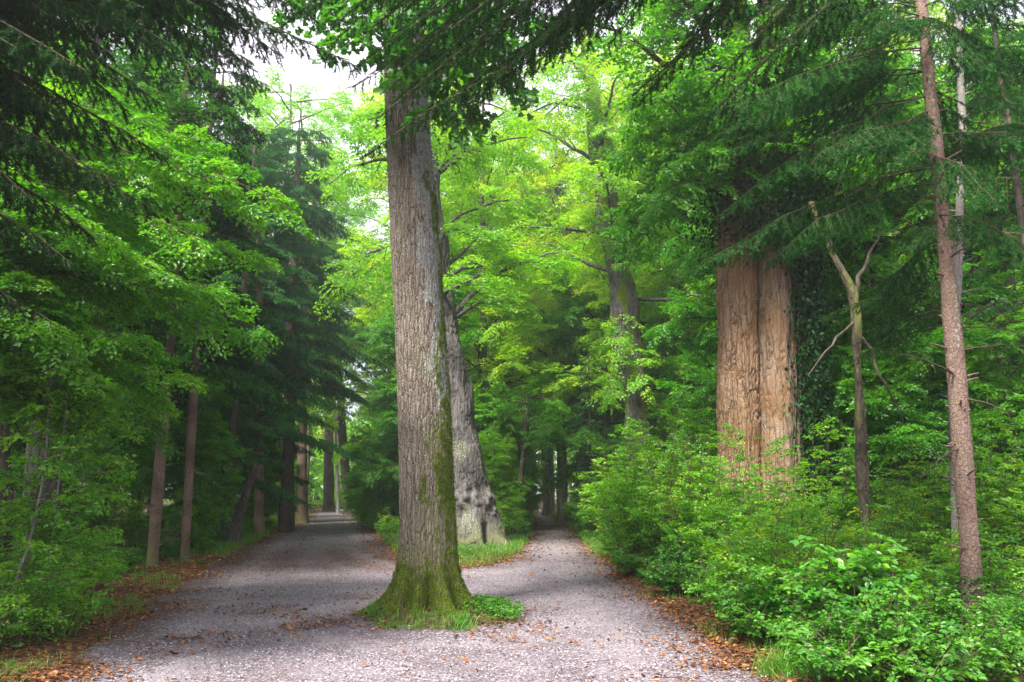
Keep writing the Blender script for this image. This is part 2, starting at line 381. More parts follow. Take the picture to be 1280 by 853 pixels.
def ground_mat():
    m, nt, ns, lk = new_mat('forest_floor')
    tc = ns.new('ShaderNodeTexCoord')
    v = ns.new('ShaderNodeTexVoronoi'); v.inputs['Scale'].default_value = 22; lk.new(tc.outputs['Object'], v.inputs[0])
    sp = ns.new('ShaderNodeSeparateColor'); lk.new(v.outputs['Color'], sp.inputs[0])
    r1 = ramp(ns, [(0, (.035, .022, .015)), (.45, (.075, .040, .024)), (.75, (.17, .075, .032)), (1, (.28, .14, .05))]); lk.new(sp.outputs[0], r1.inputs[0])
    n = ns.new('ShaderNodeTexNoise'); n.inputs['Scale'].default_value = 5; n.inputs['Detail'].default_value = 6; lk.new(tc.outputs['Object'], n.inputs[0])
    r2 = ramp(ns, [(.3, (.025, .018, .012)), (.7, (.07, .05, .032))]); lk.new(n.outputs[0], r2.inputs[0])
    a = ns.new('ShaderNodeAttribute'); a.attribute_name = 'litter'
    mx = ns.new('ShaderNodeMixRGB'); lk.new(a.outputs['Fac'], mx.inputs[0]); lk.new(r2.outputs[0], mx.inputs[1]); lk.new(r1.outputs[0], mx.inputs[2])
    g = ns.new('ShaderNodeAttribute'); g.attribute_name = 'green'
    n2 = ns.new('ShaderNodeTexNoise'); n2.inputs['Scale'].default_value = 9; n2.inputs['Detail'].default_value = 6; lk.new(tc.outputs['Object'], n2.inputs[0])
    ad = ns.new('ShaderNodeMath'); ad.operation = 'ADD'; lk.new(g.outputs['Fac'], ad.inputs[0]); lk.new(n2.outputs[0], ad.inputs[1])
    mr = ns.new('ShaderNodeMapRange'); mr.inputs[1].default_value = .95; mr.inputs[2].default_value = 1.15; lk.new(ad.outputs[0], mr.inputs[0])
    r3 = ramp(ns, [(.3, (.05, .10, .012)), (.7, (.13, .20, .02))]); lk.new(n.outputs[0], r3.inputs[0])
    mx2 = ns.new('ShaderNodeMixRGB'); lk.new(mr.outputs[0], mx2.inputs[0]); lk.new(mx.outputs[0], mx2.inputs[1]); lk.new(r3.outputs[0], mx2.inputs[2])
    b = ns.new('ShaderNodeBump'); b.inputs['Distance'].default_value = .03; b.inputs['Strength'].default_value = .8; lk.new(v.outputs['Distance'], b.inputs['Height'])
    p = ns.new('ShaderNodeBsdfPrincipled'); p.inputs['Roughness'].default_value = .95; p.inputs['Specular IOR Level'].default_value = .1
    lk.new(mx2.outputs[0], p.inputs['Base Color']); lk.new(b.outputs[0], p.inputs['Normal'])
    o = ns.new('ShaderNodeOutputMaterial'); lk.new(p.outputs[0], o.inputs[0]); return m

def gravel_mat():
    m, nt, ns, lk = new_mat('lilac_gravel')
    tc = ns.new('ShaderNodeTexCoord')
    v = ns.new('ShaderNodeTexVoronoi'); v.inputs['Scale'].default_value = 55; lk.new(tc.outputs['Object'], v.inputs[0])
    sp = ns.new('ShaderNodeSeparateColor'); lk.new(v.outputs['Color'], sp.inputs[0])
    r1 = ramp(ns, [(0, (.055, .042, .050)), (.5, (.165, .140, .162)), (.85, (.26, .225, .255)), (1, (.50, .46, .50))]); lk.new(sp.outputs[0], r1.inputs[0])
    n = ns.new('ShaderNodeTexNoise'); n.inputs['Scale'].default_value = .9; n.inputs['Detail'].default_value = 7; n.inputs['Roughness'].default_value = .65; lk.new(tc.outputs['Object'], n.inputs[0])
    mr = ns.new('ShaderNodeMapRange'); mr.inputs[1].default_value = .46; mr.inputs[2].default_value = .68; mr.inputs[4].default_value = .5; lk.new(n.outputs[0], mr.inputs[0])
    mx = ns.new('ShaderNodeMixRGB'); mx.inputs[2].default_value = (.075, .05, .05, 1); lk.new(mr.outputs[0], mx.inputs[0]); lk.new(r1.outputs[0], mx.inputs[1])
    a = ns.new('ShaderNodeAttribute'); a.attribute_name = 'litter'  # on the path this mask holds leaf litter plus painted shade on the left fork
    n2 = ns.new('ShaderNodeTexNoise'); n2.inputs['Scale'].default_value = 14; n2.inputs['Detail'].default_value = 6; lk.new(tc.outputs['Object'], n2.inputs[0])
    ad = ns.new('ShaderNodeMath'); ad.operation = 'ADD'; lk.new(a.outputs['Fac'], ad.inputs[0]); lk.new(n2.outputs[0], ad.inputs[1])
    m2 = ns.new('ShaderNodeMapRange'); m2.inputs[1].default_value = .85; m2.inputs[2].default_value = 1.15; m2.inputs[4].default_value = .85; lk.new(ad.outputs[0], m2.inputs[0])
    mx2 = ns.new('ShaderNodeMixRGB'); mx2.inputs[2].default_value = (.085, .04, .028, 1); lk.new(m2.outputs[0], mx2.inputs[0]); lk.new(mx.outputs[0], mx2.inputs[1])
    tk = ns.new('ShaderNodeAttribute'); tk.attribute_name = 'track'
    n4 = ns.new('ShaderNodeTexNoise'); n4.inputs['Scale'].default_value = 2.7; n4.inputs['Detail'].default_value = 5; lk.new(tc.outputs['Object'], n4.inputs[0])
    tm = ns.new('ShaderNodeMath'); tm.operation = 'MULTIPLY'; lk.new(tk.outputs['Fac'], tm.inputs[0]); lk.new(n4.outputs[0], tm.inputs[1])
    mx3 = ns.new('ShaderNodeMixRGB'); mx3.inputs[2].default_value = (.29, .25, .275, 1); lk.new(tm.outputs[0], mx3.inputs[0]); lk.new(mx2.outputs[0], mx3.inputs[1]); mx2 = mx3
    b = ns.new('ShaderNodeBump'); b.inputs['Distance'].default_value = .012; b.inputs['Strength'].default_value = .9; lk.new(v.outputs['Distance'], b.inputs['Height']); b.invert = True
    p = ns.new('ShaderNodeBsdfPrincipled'); p.inputs['Roughness'].default_value = .9; p.inputs['Specular IOR Level'].default_value = .2
    lk.new(mx2.outputs[0], p.inputs['Base Color']); lk.new(b.outputs[0], p.inputs['Normal'])
    o = ns.new('ShaderNodeOutputMaterial'); lk.new(p.outputs[0], o.inputs[0]); return m

# ------------------------------------------------------------------ path shape
BASE = gpt(536, 770)                 # foot of the front tree
BASE[1] += .15
outer_l = [gpt(*p) for p in [(393, 640), (385, 644), (352, 662), (318, 680), (280, 698), (232, 728), (165, 780), (85, 852)]]
isl = [gpt(*p) for p in [(432, 640), (452, 646), (468, 664), (487, 690), (530, 704), (585, 711), (628, 706), (655, 690), (664, 672), (668, 655), (669, 645), (671, 640)]]
outer_r = [gpt(*p) for p in [(682, 640), (690, 645), (720, 668), (738, 690), (770, 722), (822, 762), (885, 808), (945, 852)]]
poly = ([np.array([-22., 128.]), np.array([-20., 92.])] + outer_l + [np.array([-4.6, 5.]), np.array([-6, 0]), np.array([-7., -12.]), np.array([6., -12.]), np.array([4.2, 2.])]
        + outer_r[::-1] + [np.array([5.2, 92.]), np.array([6.5, 120.]), np.array([4., 120.]), np.array([3.2, 92.])] + isl[::-1] + [np.array([-14.5, 92.]), np.array([-15., 128.])])
poly = np.array(poly)

def sdist(x, y):
    x = np.asarray(x, float); y = np.asarray(y, float); sh = x.shape; x = x.ravel(); y = y.ravel()
    d2 = np.full(len(x), 1e9); ins = np.zeros(len(x), bool)
    for i in range(len(poly)):
        a = poly[i]; b = poly[(i + 1) % len(poly)]; ab = b - a
        t = np.clip(((x - a[0]) * ab[0] + (y - a[1]) * ab[1]) / (ab @ ab), 0, 1)
        d2 = np.minimum(d2, (x - a[0] - t * ab[0]) ** 2 + (y - a[1] - t * ab[1]) ** 2)
        c = (a[1] > y) != (b[1] > y)
        if abs(ab[1]) > 1e-9: ins ^= c & (x < a[0] + (y - a[1]) * ab[0] / ab[1])
    d = np.sqrt(d2); d[ins] *= -1
    oc = 1.0 - np.hypot((x - BASE[0] - .12) / 1.08, y - BASE[1] + .16) + (fbm(np.stack([x * 2.6, y * 2.6, x * 0], -1), 2, 15) - .5) * .7
    d = np.maximum(d, oc)
    p = np.stack([x * 1.6, y * 1.6, x * 0], -1)
    return (d + (fbm(p, 3, 5) - .5) * .55).reshape(sh)

def height(x, y, d=None):
    if d is None: d = sdist(x, y)
    p = np.stack([x, y, x * 0], -1)
    und = (fbm(p * .35, 3, 2) - .5) * .5 * sstep(.5, 5, d) + (fbm(p * 3, 2, 9) - .5) * .05 * sstep(0, .5, d)
    h = -.07 + .11 * sstep(-.35, .35, d) + und
    h = h + .13 * np.exp(-((x - BASE[0]) ** 2 + (y - BASE[1]) ** 2) / .55)
    return h

def graded(a0, a1, s0, lo, hi, gr):
    v = list(np.arange(a0, a1, s0)); s = s0; x = v[-1]
    while x < hi: s *= gr; x += s; v.append(x)
    s = s0; x = v[0]; w = []
    while x > lo: s *= gr; x -= s; w.append(x)
    return np.array(w[::-1] + v)

def grid_faces(nx, ny):
    i = np.arange(nx - 1)[None]; j = np.arange(ny - 1)[:, None]
    q = j * nx + i
    return np.stack([q, q + 1, q + 1 + nx, q + nx], -1).reshape(-1, 4)

xs = graded(-7, 8, .07, -600, 600, 1.06); ys = graded(5, 26, .08, -60, 700, 1.05); ys = np.concatenate([ys[ys < 26], np.arange(26, 90, .35), ys[ys > 90.5]])
X, Y = np.meshgrid(xs, ys); D = sdist(X, Y); Z = height(X, Y, D)
oakd = np.hypot(X - BASE[0], Y - BASE[1])
lit = np.clip(1.1 - np.abs(D - .5) / 2.2, .25, 1) * np.where(oakd < 1.8, .25, 1)
islgreen = np.exp(-(((X - gpt(600, 705)[0]) / 1.3) ** 2 + ((Y - gpt(600, 702)[1]) / 1.2) ** 2))
green = .47 * sstep(1.7, 1.1, oakd) + .42 * islgreen + .22 * sstep(.2, 1.5, D) * sstep(5., 1., D)
mb = MB(); mb.add(np.stack([X, Y, Z], -1), grid_faces(len(xs), len(ys)), smooth=True, litter=lit.ravel(), green=green.ravel())
g = link('ground', mb.mesh('ground', [ground_mat()])); g['kind'] = 'structure'

fc = grid_faces(len(xs), len(ys)); keep = (D.ravel()[fc] < .5).any(1) & (np.abs(Y.ravel()[fc][:, 0]) < 128)
fc = fc[keep]; used, inv = np.unique(fc, return_inverse=True)
P3 = np.stack([X.ravel(), Y.ravel(), X.ravel() * 0], -1)[used]
P3[:, 2] = (fbm(P3 * 1.2, 2, 4) - .5) * .03 * sstep(30, 15, P3[:, 1])
Dp = D.ravel()[used]
band = np.zeros(len(used))
plit_shade = np.clip(.50 + Dp * .6, 0, .62)
plit_shade = np.maximum(plit_shade, np.where((P3[:, 0] < -2) & (P3[:, 1] > 8.5), np.clip(.60 + Dp * .35, 0, .62), 0))
plit_shade = np.maximum(plit_shade, .62 * np.exp(-((P3[:, 1] - 20) / 6.5) ** 2) * (P3[:, 0] < -1.5))  # dark stretch of the left fork: painted tree shade together with leaf dust
mb = MB(); mb.add(P3, inv.reshape(-1, 4), smooth=True, litter=plit_shade, track=np.clip(np.exp(-((Dp + .95) / .3) ** 2) + .5 * np.exp(-((Dp + 2.1) / .3) ** 2), 0, 1) * .8)
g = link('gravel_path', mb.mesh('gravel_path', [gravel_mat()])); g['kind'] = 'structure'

# ------------------------------------------------------------------ trunks
def trunk_shape(zs, cx, cy, r, segs, flare=0., fl_h=.5, lobes=(), bark=.012, bf=18., bz=.2, lump=.04, seed=0, bumps=()):
    """returns V grid; lobes: (angle, width, amount, height)"""
    n = len(zs); a = np.arange(segs) / segs * 2 * math.pi
    A, Zg = np.meshgrid(a, zs); Rg = np.repeat(r[:, None], segs, 1)
    zz = np.maximum(Zg, 0)
    Rg = Rg * (1 + flare * np.exp(-zz / fl_h))
    for (la, lw, am, lh) in lobes:
        da = (A - la + math.pi) % (2 * math.pi) - math.pi
        Rg = Rg + am * np.exp(-(da / lw) ** 2) * np.exp(-(zz / lh) ** 1.1)
    for (ba, bz_, bw, bh) in bumps:
        da = ((A - ba + math.pi) % (2 * math.pi) - math.pi) * 1.05
        Rg = Rg + bh * np.exp(-((da / bw) ** 2 + ((Zg - bz_) / bw) ** 2) ** 1.5)
    U = np.stack([np.cos(A) * Rg, np.sin(A) * Rg, Zg], -1)
    Rg = Rg + (fbm(U * np.array([1.7, 1.7, .8]), 2, seed + 3) - .5) * lump * 2
    w = U * np.array([bf, bf, bf * bz]); w = w + (fbm(U * np.array([9, 9, 5.]), 2, seed + 7)[..., None] - .5) * 2.2
    q = np.abs(fbm(w, 2, seed + 1) - .5) * 2
    ridge = np.clip(q * 3.2, 0, 1)
    Rg = Rg + (ridge - .6) * bark
    V = np.stack([cx[:, None] + np.cos(A) * Rg, cy[:, None] + np.sin(A) * Rg, Zg], -1)
    return V, A, Zg, ridge

def trunk_faces(n, segs):
    i = np.arange(n - 1)[:, None] * segs; j = np.arange(segs)[None]; k = (j + 1) % segs
    return np.stack([i + j, i + k, i + segs + k, i + segs + j], -1).reshape(-1, 4)

def from_pixels(rows, Y, top, step, base_z=0.):
    """rows: (py, left px, right px) top to bottom -> zs, cx, cy, r"""
    pz, pc, pr = [], [], []
    for py, l, rr in rows:
        p = at((l + rr) / 2, py, Y); pz.append(p[2]); pc.append(p[0]); pr.append((rr - l) / 2 * scale_at(py, Y))
    o = np.argsort(pz); pz, pc, pr = np.array(pz)[o], np.array(pc)[o], np.array(pr)[o]
    if pz[0] > base_z:
        k = (pc[0] - pc[min(2, len(pc) - 1)]) / (pz[0] - pz[min(2, len(pz) - 1)] + 1e-6) * .5
        pz = np.r_[base_z - .3, pz]; pc = np.r_[pc[0] + k * (base_z - pz[1]), pc]; pr = np.r_[pr[0] * 1.08, pr]
    if top > pz[-1]:
        k = (pc[-1] - pc[-3]) / (pz[-1] - pz[-3] + 1e-6) if len(pc) > 2 else 0
        pc = np.r_[pc, pc[-1] + k * (top - pz[-1]) * .6]; pz = np.r_[pz, top]; pr = np.r_[pr, pr[-1] * .12]
    zs = np.arange(base_z - .3, top, step)
    def sm(v):
        f = np.interp(zs, pz, v); w = max(1, int(.35 / step)); ker = np.ones(2 * w + 1) / (2 * w + 1)
        return np.convolve(np.pad(f, w, mode='edge'), ker, mode='valid')
    return zs, sm(pc), np.full(len(zs), float(Y)), np.maximum(sm(pr), .01)

# ---- front maple -----------------------------------------------------------
YM = float(BASE[1])
zs, cx, cy, rr = from_pixels([(40, 480, 530), (100, 481, 533), (200, 483, 541), (300, 488, 549), (400, 493, 556), (500, 497, 563), (600, 500, 566), (690, 499, 569)], YM, 13.5, .018)
lob = [(R(183), .24, .52, .20), (R(222), .18, .34, .30), (R(262), .16, .20, .45), (R(300), .21, .58, .34), (R(342), .2, .42, .28), (R(240), .09, -.10, .4), (R(280), .10, -.10, .5), (R(20), .3, .32, .3), (R(80), .4, .35, .3), (R(135), .35, .35, .3)]
V, A, Zg, ridge = trunk_shape(zs, cx, cy, rr, 300, flare=.22, fl_h=.36, lobes=lob, bark=.010, bf=16, bz=.2, lump=.02, seed=3)
u = np.cos(A - 0.0); front = -np.sin(A)
nz = fbm(np.stack([np.cos(A) * 2, np.sin(A) * 2, Zg * 1.1], -1) * 1.6, 3, 21)
moss = sstep(.18, .75, u + (nz - .5) * 1.8) * sstep(5.2, 3.2, Zg + (nz - .5) * 3) * .56
moss = np.maximum(moss, sstep(1.7, .15, Zg + (nz - .5) * .9) * .66)
moss = np.maximum(moss, sstep(-.05, .5, u + (nz - .5) * 2.2) * sstep(4.2, 3., Zg) * sstep(.9, 1.6, Zg) * .50)
moss = np.maximum(moss, sstep(.55, .9, u + (nz - .5) * 1.2) * sstep(8., 6., Zg) * .52)
lich = sstep(.0, .45, u + (nz - .5) * 1.5) * sstep(1.8, 3., Zg) * sstep(9.5, 7.5, Zg) * .50 + .10
mb = MB(); mb.add(V, trunk_faces(len(zs), 300), smooth=True, moss=moss.ravel(), lichen=lich.ravel())
maple = thing('maple_tree', 'big furrowed trunk with moss and lichen standing alone on the gravel where the path forks', 'tree')
maple.location = (BASE[0], YM, 0)
def world_child(name, me, parent):
    o = link(name, me, parent); o.matrix_parent_inverse = parent.matrix_world.inverted(); return o
bpy.context.view_layer.update()
def wpart(name, mb, mats, parent):
    o = link(name, mb.mesh(name, mats), parent)
    l = parent.location; o.location = (-l[0], -l[1], -l[2]); return o
wpart('trunk', mb, [B_MAPLE], maple)
# cushions of moss: short upright blades on the mossy skin
Vn = norm(np.stack([np.cos(A), np.sin(A), A * 0 + .15], -1))
mk = (moss + nz * .5 + noise(V * 12, 8) * .35 > .98) & (Zg < 6.5) & (Zg > -.05)
pts = V[mk]; nn = Vn[mk]; sel = rng.choice(len(pts), min(42000, len(pts)), replace=False); pts = pts[sel]; nn = nn[sel]
mb = MB(); leaves(mb, pts, nn + rng.normal(0, .45, nn.shape) + np.array([0, 0, -.15]), rng.normal(0, 1, nn.shape), rng.uniform(.015, .042, len(pts)), T_NEEDLE, rng.random(len(pts)), W=.008)
G_MOSS = leaf_mat('moss_tufts', [(0, (.03, .06, .006)), (.6, (.08, .14, .01)), (1, (.17, .24, .015))], trans=.25, gloss=0.01)
wpart('moss', mb, [G_MOSS], maple)
# crown: high limbs plus hanging shoots with lobed leaves around the upper trunk
rg = np.random.default_rng(5); mb = MB()
def tp(z):
    return np.array([np.interp(z, zs, cx), YM, z])
for px, py, Yd, z0 in [(545, 150, 8.8, 8.2), (598, 165, 9.0, 8.6), (505, 105, 8.4, 8.0), (640, 60, 8.6, 8.4), (575, 95, 8.6, 8.0), (430, 60, 8.6, 8.2), (425, 10, 9, 8.6), (690, 30, 8.8, 8.9), (360, 15, 9.4, 9.0),
                       (520, 40, 7.8, 8.8), (600, 30, 8, 9.), (480, 30, 7.9, 9.1), (660, 120, 9.2, 8.9), (545, 60, 9.2, 8.8)]:
    e = at(px, py, Yd); leafy_branch(mb, tp(z0), e, rg, arch=.55, r0=.035, spread=.55, n2=8, per2=4, twl=.30, leaf=.10, tpl=T_MAPLE, keep=.5, start=.4, droop=.5, hue=.5, tilt=.7)
for k in range(16):
    z0 = rg.uniform(9.4, 13.2); a = rg.uniform(0, 6.28); L = rg.uniform(2.2, 4)
    e = tp(z0) + np.array([math.cos(a) * L, math.sin(a) * L, rg.uniform(.5, 2)])
    leafy_branch(mb, tp(z0), e, rg, arch=.3, r0=.07, spread=1.2, n2=10, per2=4, twl=.45, leaf=.14, tpl=T_RHOMB, keep=.5, hue=.6)
wpart('crown', mb, [B_TWIG, G_MAPLE], maple)

# ---- generic visible trunk --------------------------------------------------
def px_tree(name, label, cat, rows, Y, top, mats, segs=60, step=.06, group=None, moss_fn=None, rs=1., knots=0, **kw):
    zs, cx, cy, rr = from_pixels(rows, Y, top, step); rr = rr * rs
    V, A, Zg, ridge = trunk_shape(zs, cx, cy, rr, segs, **kw)
    U = np.stack([np.cos(A) * 2, np.sin(A) * 2, Zg], -1); nz = fbm(U, 3, kw.get('seed', 0) + 31)
    mo, li = moss_fn(A, Zg, nz) if moss_fn else (A * 0, A * 0)
    mb = MB(); mb.add(V, trunk_faces(len(zs), segs), smooth=True, moss=mo.ravel(), lichen=li.ravel())
    rk = np.random.default_rng(kw.get('seed', 0) + 900)
    for q in range(knots):          # stubs of shed branches in loose whorls
        z = .5 + (q // 4) * .42 + rk.normal(0, .04); a = rk.uniform(0, 6.28); c0 = np.array([np.interp(z, zs, cx), Y, z]); r_ = np.interp(z, zs, rr)
        dr = np.array([math.cos(a), math.sin(a), .25]); L = rk.choice([.02, .03, .05, .14, .25]); tube(mb, np.array([c0 + dr * r_ * .8, c0 + dr * (r_ + L * .6), c0 + dr * (r_ + L) + [0, 0, -.02 * L]]), [.016, .011, .006], 5)
    t = thing(name, label, cat, (float(np.interp(0, zs, cx)), Y, 0), group)
    wpart('trunk', mb, mats, t)
    return t, lambda z: np.array([np.interp(z, zs, cx), Y, z])

def crown_part(t, fn, mats, seed, name='crown'):
    mb = MB(); fn(mb, np.random.default_rng(seed)); return wpart(name, mb, mats, t)

def ring_limbs(mb, rg, tp, z0, z1, n, L0, L1, **kw):
    for k in range(n):
        z = z0 + (z1 - z0) * (k + rg.random()) / n; a = k * 2.4 + rg.uniform(-.4, .4); L = rg.uniform(L0, L1) * (1.15 - .5 * (z - z0) / (z1 - z0 + .01))
        e = tp(z) + np.array([math.cos(a) * L, math.sin(a) * L, rg.uniform(-.25, .75) * L])
        leafy_branch(mb, tp(z), e, rg, arch=rg.uniform(.02, .2) * L, **kw)

rb = np.random.default_rng(77)
# second: stout burled lime behind the maple
t, tp2 = px_tree('lime_tree', 'stout grey veteran trunk with a burled foot standing right behind the forked-path tree', 'tree',
    [(60, 512, 536), (200, 517, 546), (300, 524, 558), (400, 534, 572), (480, 543, 588), (560, 550, 603), (620, 554, 614), (650, 552, 619)], 23.6, 17, [B_LIME], segs=150, step=.035,
    flare=.26, fl_h=.4, lobes=[(R(265), .16, .30, .3), (R(290), .14, .34, .28), (R(320), .16, .4, .3), (R(335), .3, .35, .9), (R(285), .22, .35, .8), (R(250), .2, .28, .6), (R(190), .3, .5, .8), (R(30), .5, .4, 1.), (R(308), .16, -.42, .7)], bark=.035, bf=8, bz=.14, lump=.16, seed=12, bumps=[(rb.uniform(R(170), R(370)), rb.uniform(.1, 1.9), rb.uniform(.09, .24), rb.uniform(.04, .15) * (1 if rb.random() < .8 else -1)) for _ in range(60)],
    moss_fn=lambda A, Z, n: (sstep(1.2, .1, Z + (n - .5) * 1.5) * .42 + sstep(.6, .72, n) * .3, sstep(.5, .7, n) * .35 + .1))
def fn(mb, rg):
    ring_limbs(mb, rg, tp2, 6.5, 16.5, 16, 2.5, 4.5, r0=.10, spread=1.6, n2=12, per2=6, twl=.6, leaf=.12, tpl=T_RHOMB, keep=.8, hue=.55)
    for px, py, Yd, z0 in [(640, 380, 23, 7), (600, 190, 23, 12), (700, 330, 22.5, 8.5), (660, 250, 23, 10.)]:
        leafy_branch(mb, tp2(z0), at(px, py, Yd), rg, arch=.4, r0=.08, spread=1.2, n2=12, per2=6, twl=.5, leaf=.10, tpl=T_RHOMB, keep=.8, hue=.6)
crown_part(t, fn, [B_LIME, G_LIME], 9)

# big ochre double trunk on the right
YW = 15.5
moss_w = lambda A, Z, n: (sstep(1.6, .2, Z + (n - .5)) * .35, (np.cos(A) < -.75) * sstep(.45, .6, n) * .42)
t, tpw = px_tree('great_oak', 'tall ochre fissured trunk, the left and wider of the joined pair in the shrubs', 'tree',
    [(60, 902, 938), (250, 899, 943), (330, 898, 945), (450, 898, 949), (560, 897, 952), (640, 896, 954)], YW, 16, [B_WARM], segs=200, step=.03,
    flare=.2, fl_h=.6, lobes=[(R(200), .3, .12, 1.2), (R(270), .25, .14, 1.6)], bark=.035, bf=10, bz=.11, lump=.05, seed=40, moss_fn=moss_w)
def fn(mb, rg):
    ring_limbs(mb, rg, tpw, 7.5, 15.5, 18, 2.4, 4.4, r0=.10, spread=1.5, n2=12, per2=6, twl=.5, leaf=.11, tpl=T_LEAF, keep=.85, hue=.5)
    for px, py, Yd, z0 in [(820, 120, 14, 8), (860, 190, 13.5, 8), (780, 190, 15, 9), (880, 80, 12.5, 9), (940, 120, 12.8, 8.5), (830, 240, 14, 7.8), (990, 60, 13, 9)]:
        leafy_branch(mb, tpw(z0), at(px, py, Yd), rg, arch=.5, r0=.05, spread=1.1, n2=14, per2=6, twl=.42, leaf=.10, tpl=T_LEAF, keep=.9, hue=.55, droop=.35)
crown_part(t, fn, [B_TWIG, G_BEECH], 19)
t2, tpw2 = px_tree('great_oak', 'paler fissured trunk with dark ivy on it, right hand one of the joined pair', 'tree',
    [(60, 946, 980), (250, 946, 984), (330, 946, 989), (450, 946, 996), (560, 946, 1002), (640, 946, 1006)], YW - .12, 15, [bark_mat('buff_bark', (.055, .03, .018), (.38, .27, .19), fis=16, zs=.085, dist=.06, warm=(.34, .19, .09), bump=.03, moss=True)], segs=150, step=.035,
    flare=.2, fl_h=.6, bark=.03, bf=10, bz=.11, lump=.04, seed=44, moss_fn=moss_w)
crown_part(t2, lambda mb, rg: ring_limbs(mb, rg, tpw2, 8, 14.5, 12, 2., 4., r0=.08, spread=1.4, n2=11, per2=6, twl=.5, leaf=.11, tpl=T_LEAF, keep=.8, hue=.4), [B_TWIG, G_BEECH], 20)
# ivy
rg = np.random.default_rng(8); mb = MB(); n = 46000
z = rg.uniform(0.8, 10.5, n); th = rg.normal(R(0), .50, n); cxx = np.interp(z, [0, 12], [tpw2(0)[0], tpw2(12)[0]])
hi = sstep(6.0, 7.4, z); th = th + hi * rg.normal(0, 1.6, n); cxx = cxx - .28 * hi
rad = .50 + .22 * hi + np.abs(rg.normal(0, .22, n)) * (1.1 + 1.2 * hi) * (.6 + .8 * fbm(np.stack([th * 2, z * 1.2, z * 0], -1), 2, 6))
P = np.stack([cxx + np.cos(th) * rad, YW - .12 + np.sin(th) * rad, z], -1); O = np.stack([np.cos(th), np.sin(th), th * 0], -1)
leaves(mb, P, rg.normal(0, .6, (n, 3)) + np.array([0, 0, -1.]), O + rg.normal(0, .4, (n, 3)), rg.uniform(.06, .12, n), T_LEAF, rg.random(n), mat=1)
for k in range(14):
    a = rg.normal(R(-15), .6); zz = np.linspace(0.1, rg.uniform(5, 9.5), 14)
    tube(mb, np.stack([np.interp(zz, [0, 12], [tpw2(0)[0], tpw2(12)[0]]) + math.cos(a) * .47 + .05 * np.sin(zz * 2 + k), YW - .12 + math.sin(a) * .47 + .03 * np.cos(zz * 3), zz], -1), .018, 5)
iv = thing('ivy', 'dark glossy ivy climbing the right side of the joined ochre trunks', 'ivy', (tpw2(0)[0], YW - .2, 0)); o = wpart('foliage', mb, [B_DARK, G_IVY], iv)

# tall mossy trunk in the middle
t, tp3 = px_tree('lime_tree', 'tall mottled trunk leaning slightly left behind the pale shrubs by the narrow path', 'tree',
    [(20, 722, 742), (60, 725, 745), (170, 733, 757), (250, 741, 774), (350, 755, 797), (440, 766, 806), (520, 778, 814), (600, 784, 820)], 28, 23, [B_LIME], rs=.84, segs=80, step=.06,
    flare=.15, bark=.035, bf=8, bz=.2, lump=.16, seed=52, moss_fn=lambda A, Z, n: (sstep(.5, .62, n) * .62, sstep(.4, .2, n) * .4 + .1))
def fn(mb, rg):
    ring_limbs(mb, rg, tp3, 9., 21, 20, 3, 5., r0=.10, spread=1.8, n2=12, per2=6, twl=.6, leaf=.12, tpl=T_RHOMB, keep=.75, hue=.6)
_fn3 = fn
def fn(mb, rg):
    _fn3(mb, rg)
    for k in range(16):
        py = rg.uniform(60, 500); z0 = at(760, py, 28)[2] + .6
        leafy_branch(mb, tp3(z0), at(rg.uniform(715, 830), py + rg.uniform(0, 60), rg.uniform(25.5, 27.2)), rg, arch=.1, r0=.03, roll=.7, spread=.9, n2=9, per2=6, twl=.45, leaf=.11, tpl=T_RHOMB, keep=.75, hue=.55)
crown_part(t, fn, [B_LIME, G_LIME], 29)

# bent mossy stem
t, tpb = px_tree('dead_tree', 'bent broken dead trunk with moss bending left behind the slender reddish conifer', 'tree',
    [(205, 994, 1003), (240, 1001, 1014), (290, 1018, 1034), (330, 1040, 1056), (370, 1060, 1078), (430, 1062, 1080), (520, 1066, 1084), (600, 1068, 1088)], 13., 7.0, [bark_mat('rotten_bark', (.022, .017, .012), (.125, .10, .075), fis=18, zs=.3, bump=.02, moss=True)], segs=40, step=.05,
    bark=.02, bf=12, bz=.3, lump=.05, seed=61, rs=.62, moss_fn=lambda A, Z, n: (sstep(.45, .65, n) * .5, n * 0))
rg = np.random.default_rng(3)
for a, b, r in [((1070, 370), (1100, 290), .05), ((1075, 420), (1130, 530), .035), ((1040, 310), (1060, 180), .03), ((1070, 400), (1010, 470), .03)]:
    mb = MB(); P = curve(at(*a, 13.), at(*b, 12.8), .1, 9, .06, rg); tube(mb, P, np.linspace(r, .01, 9), 6); wpart('broken_limb', mb, [B_DARK], t)

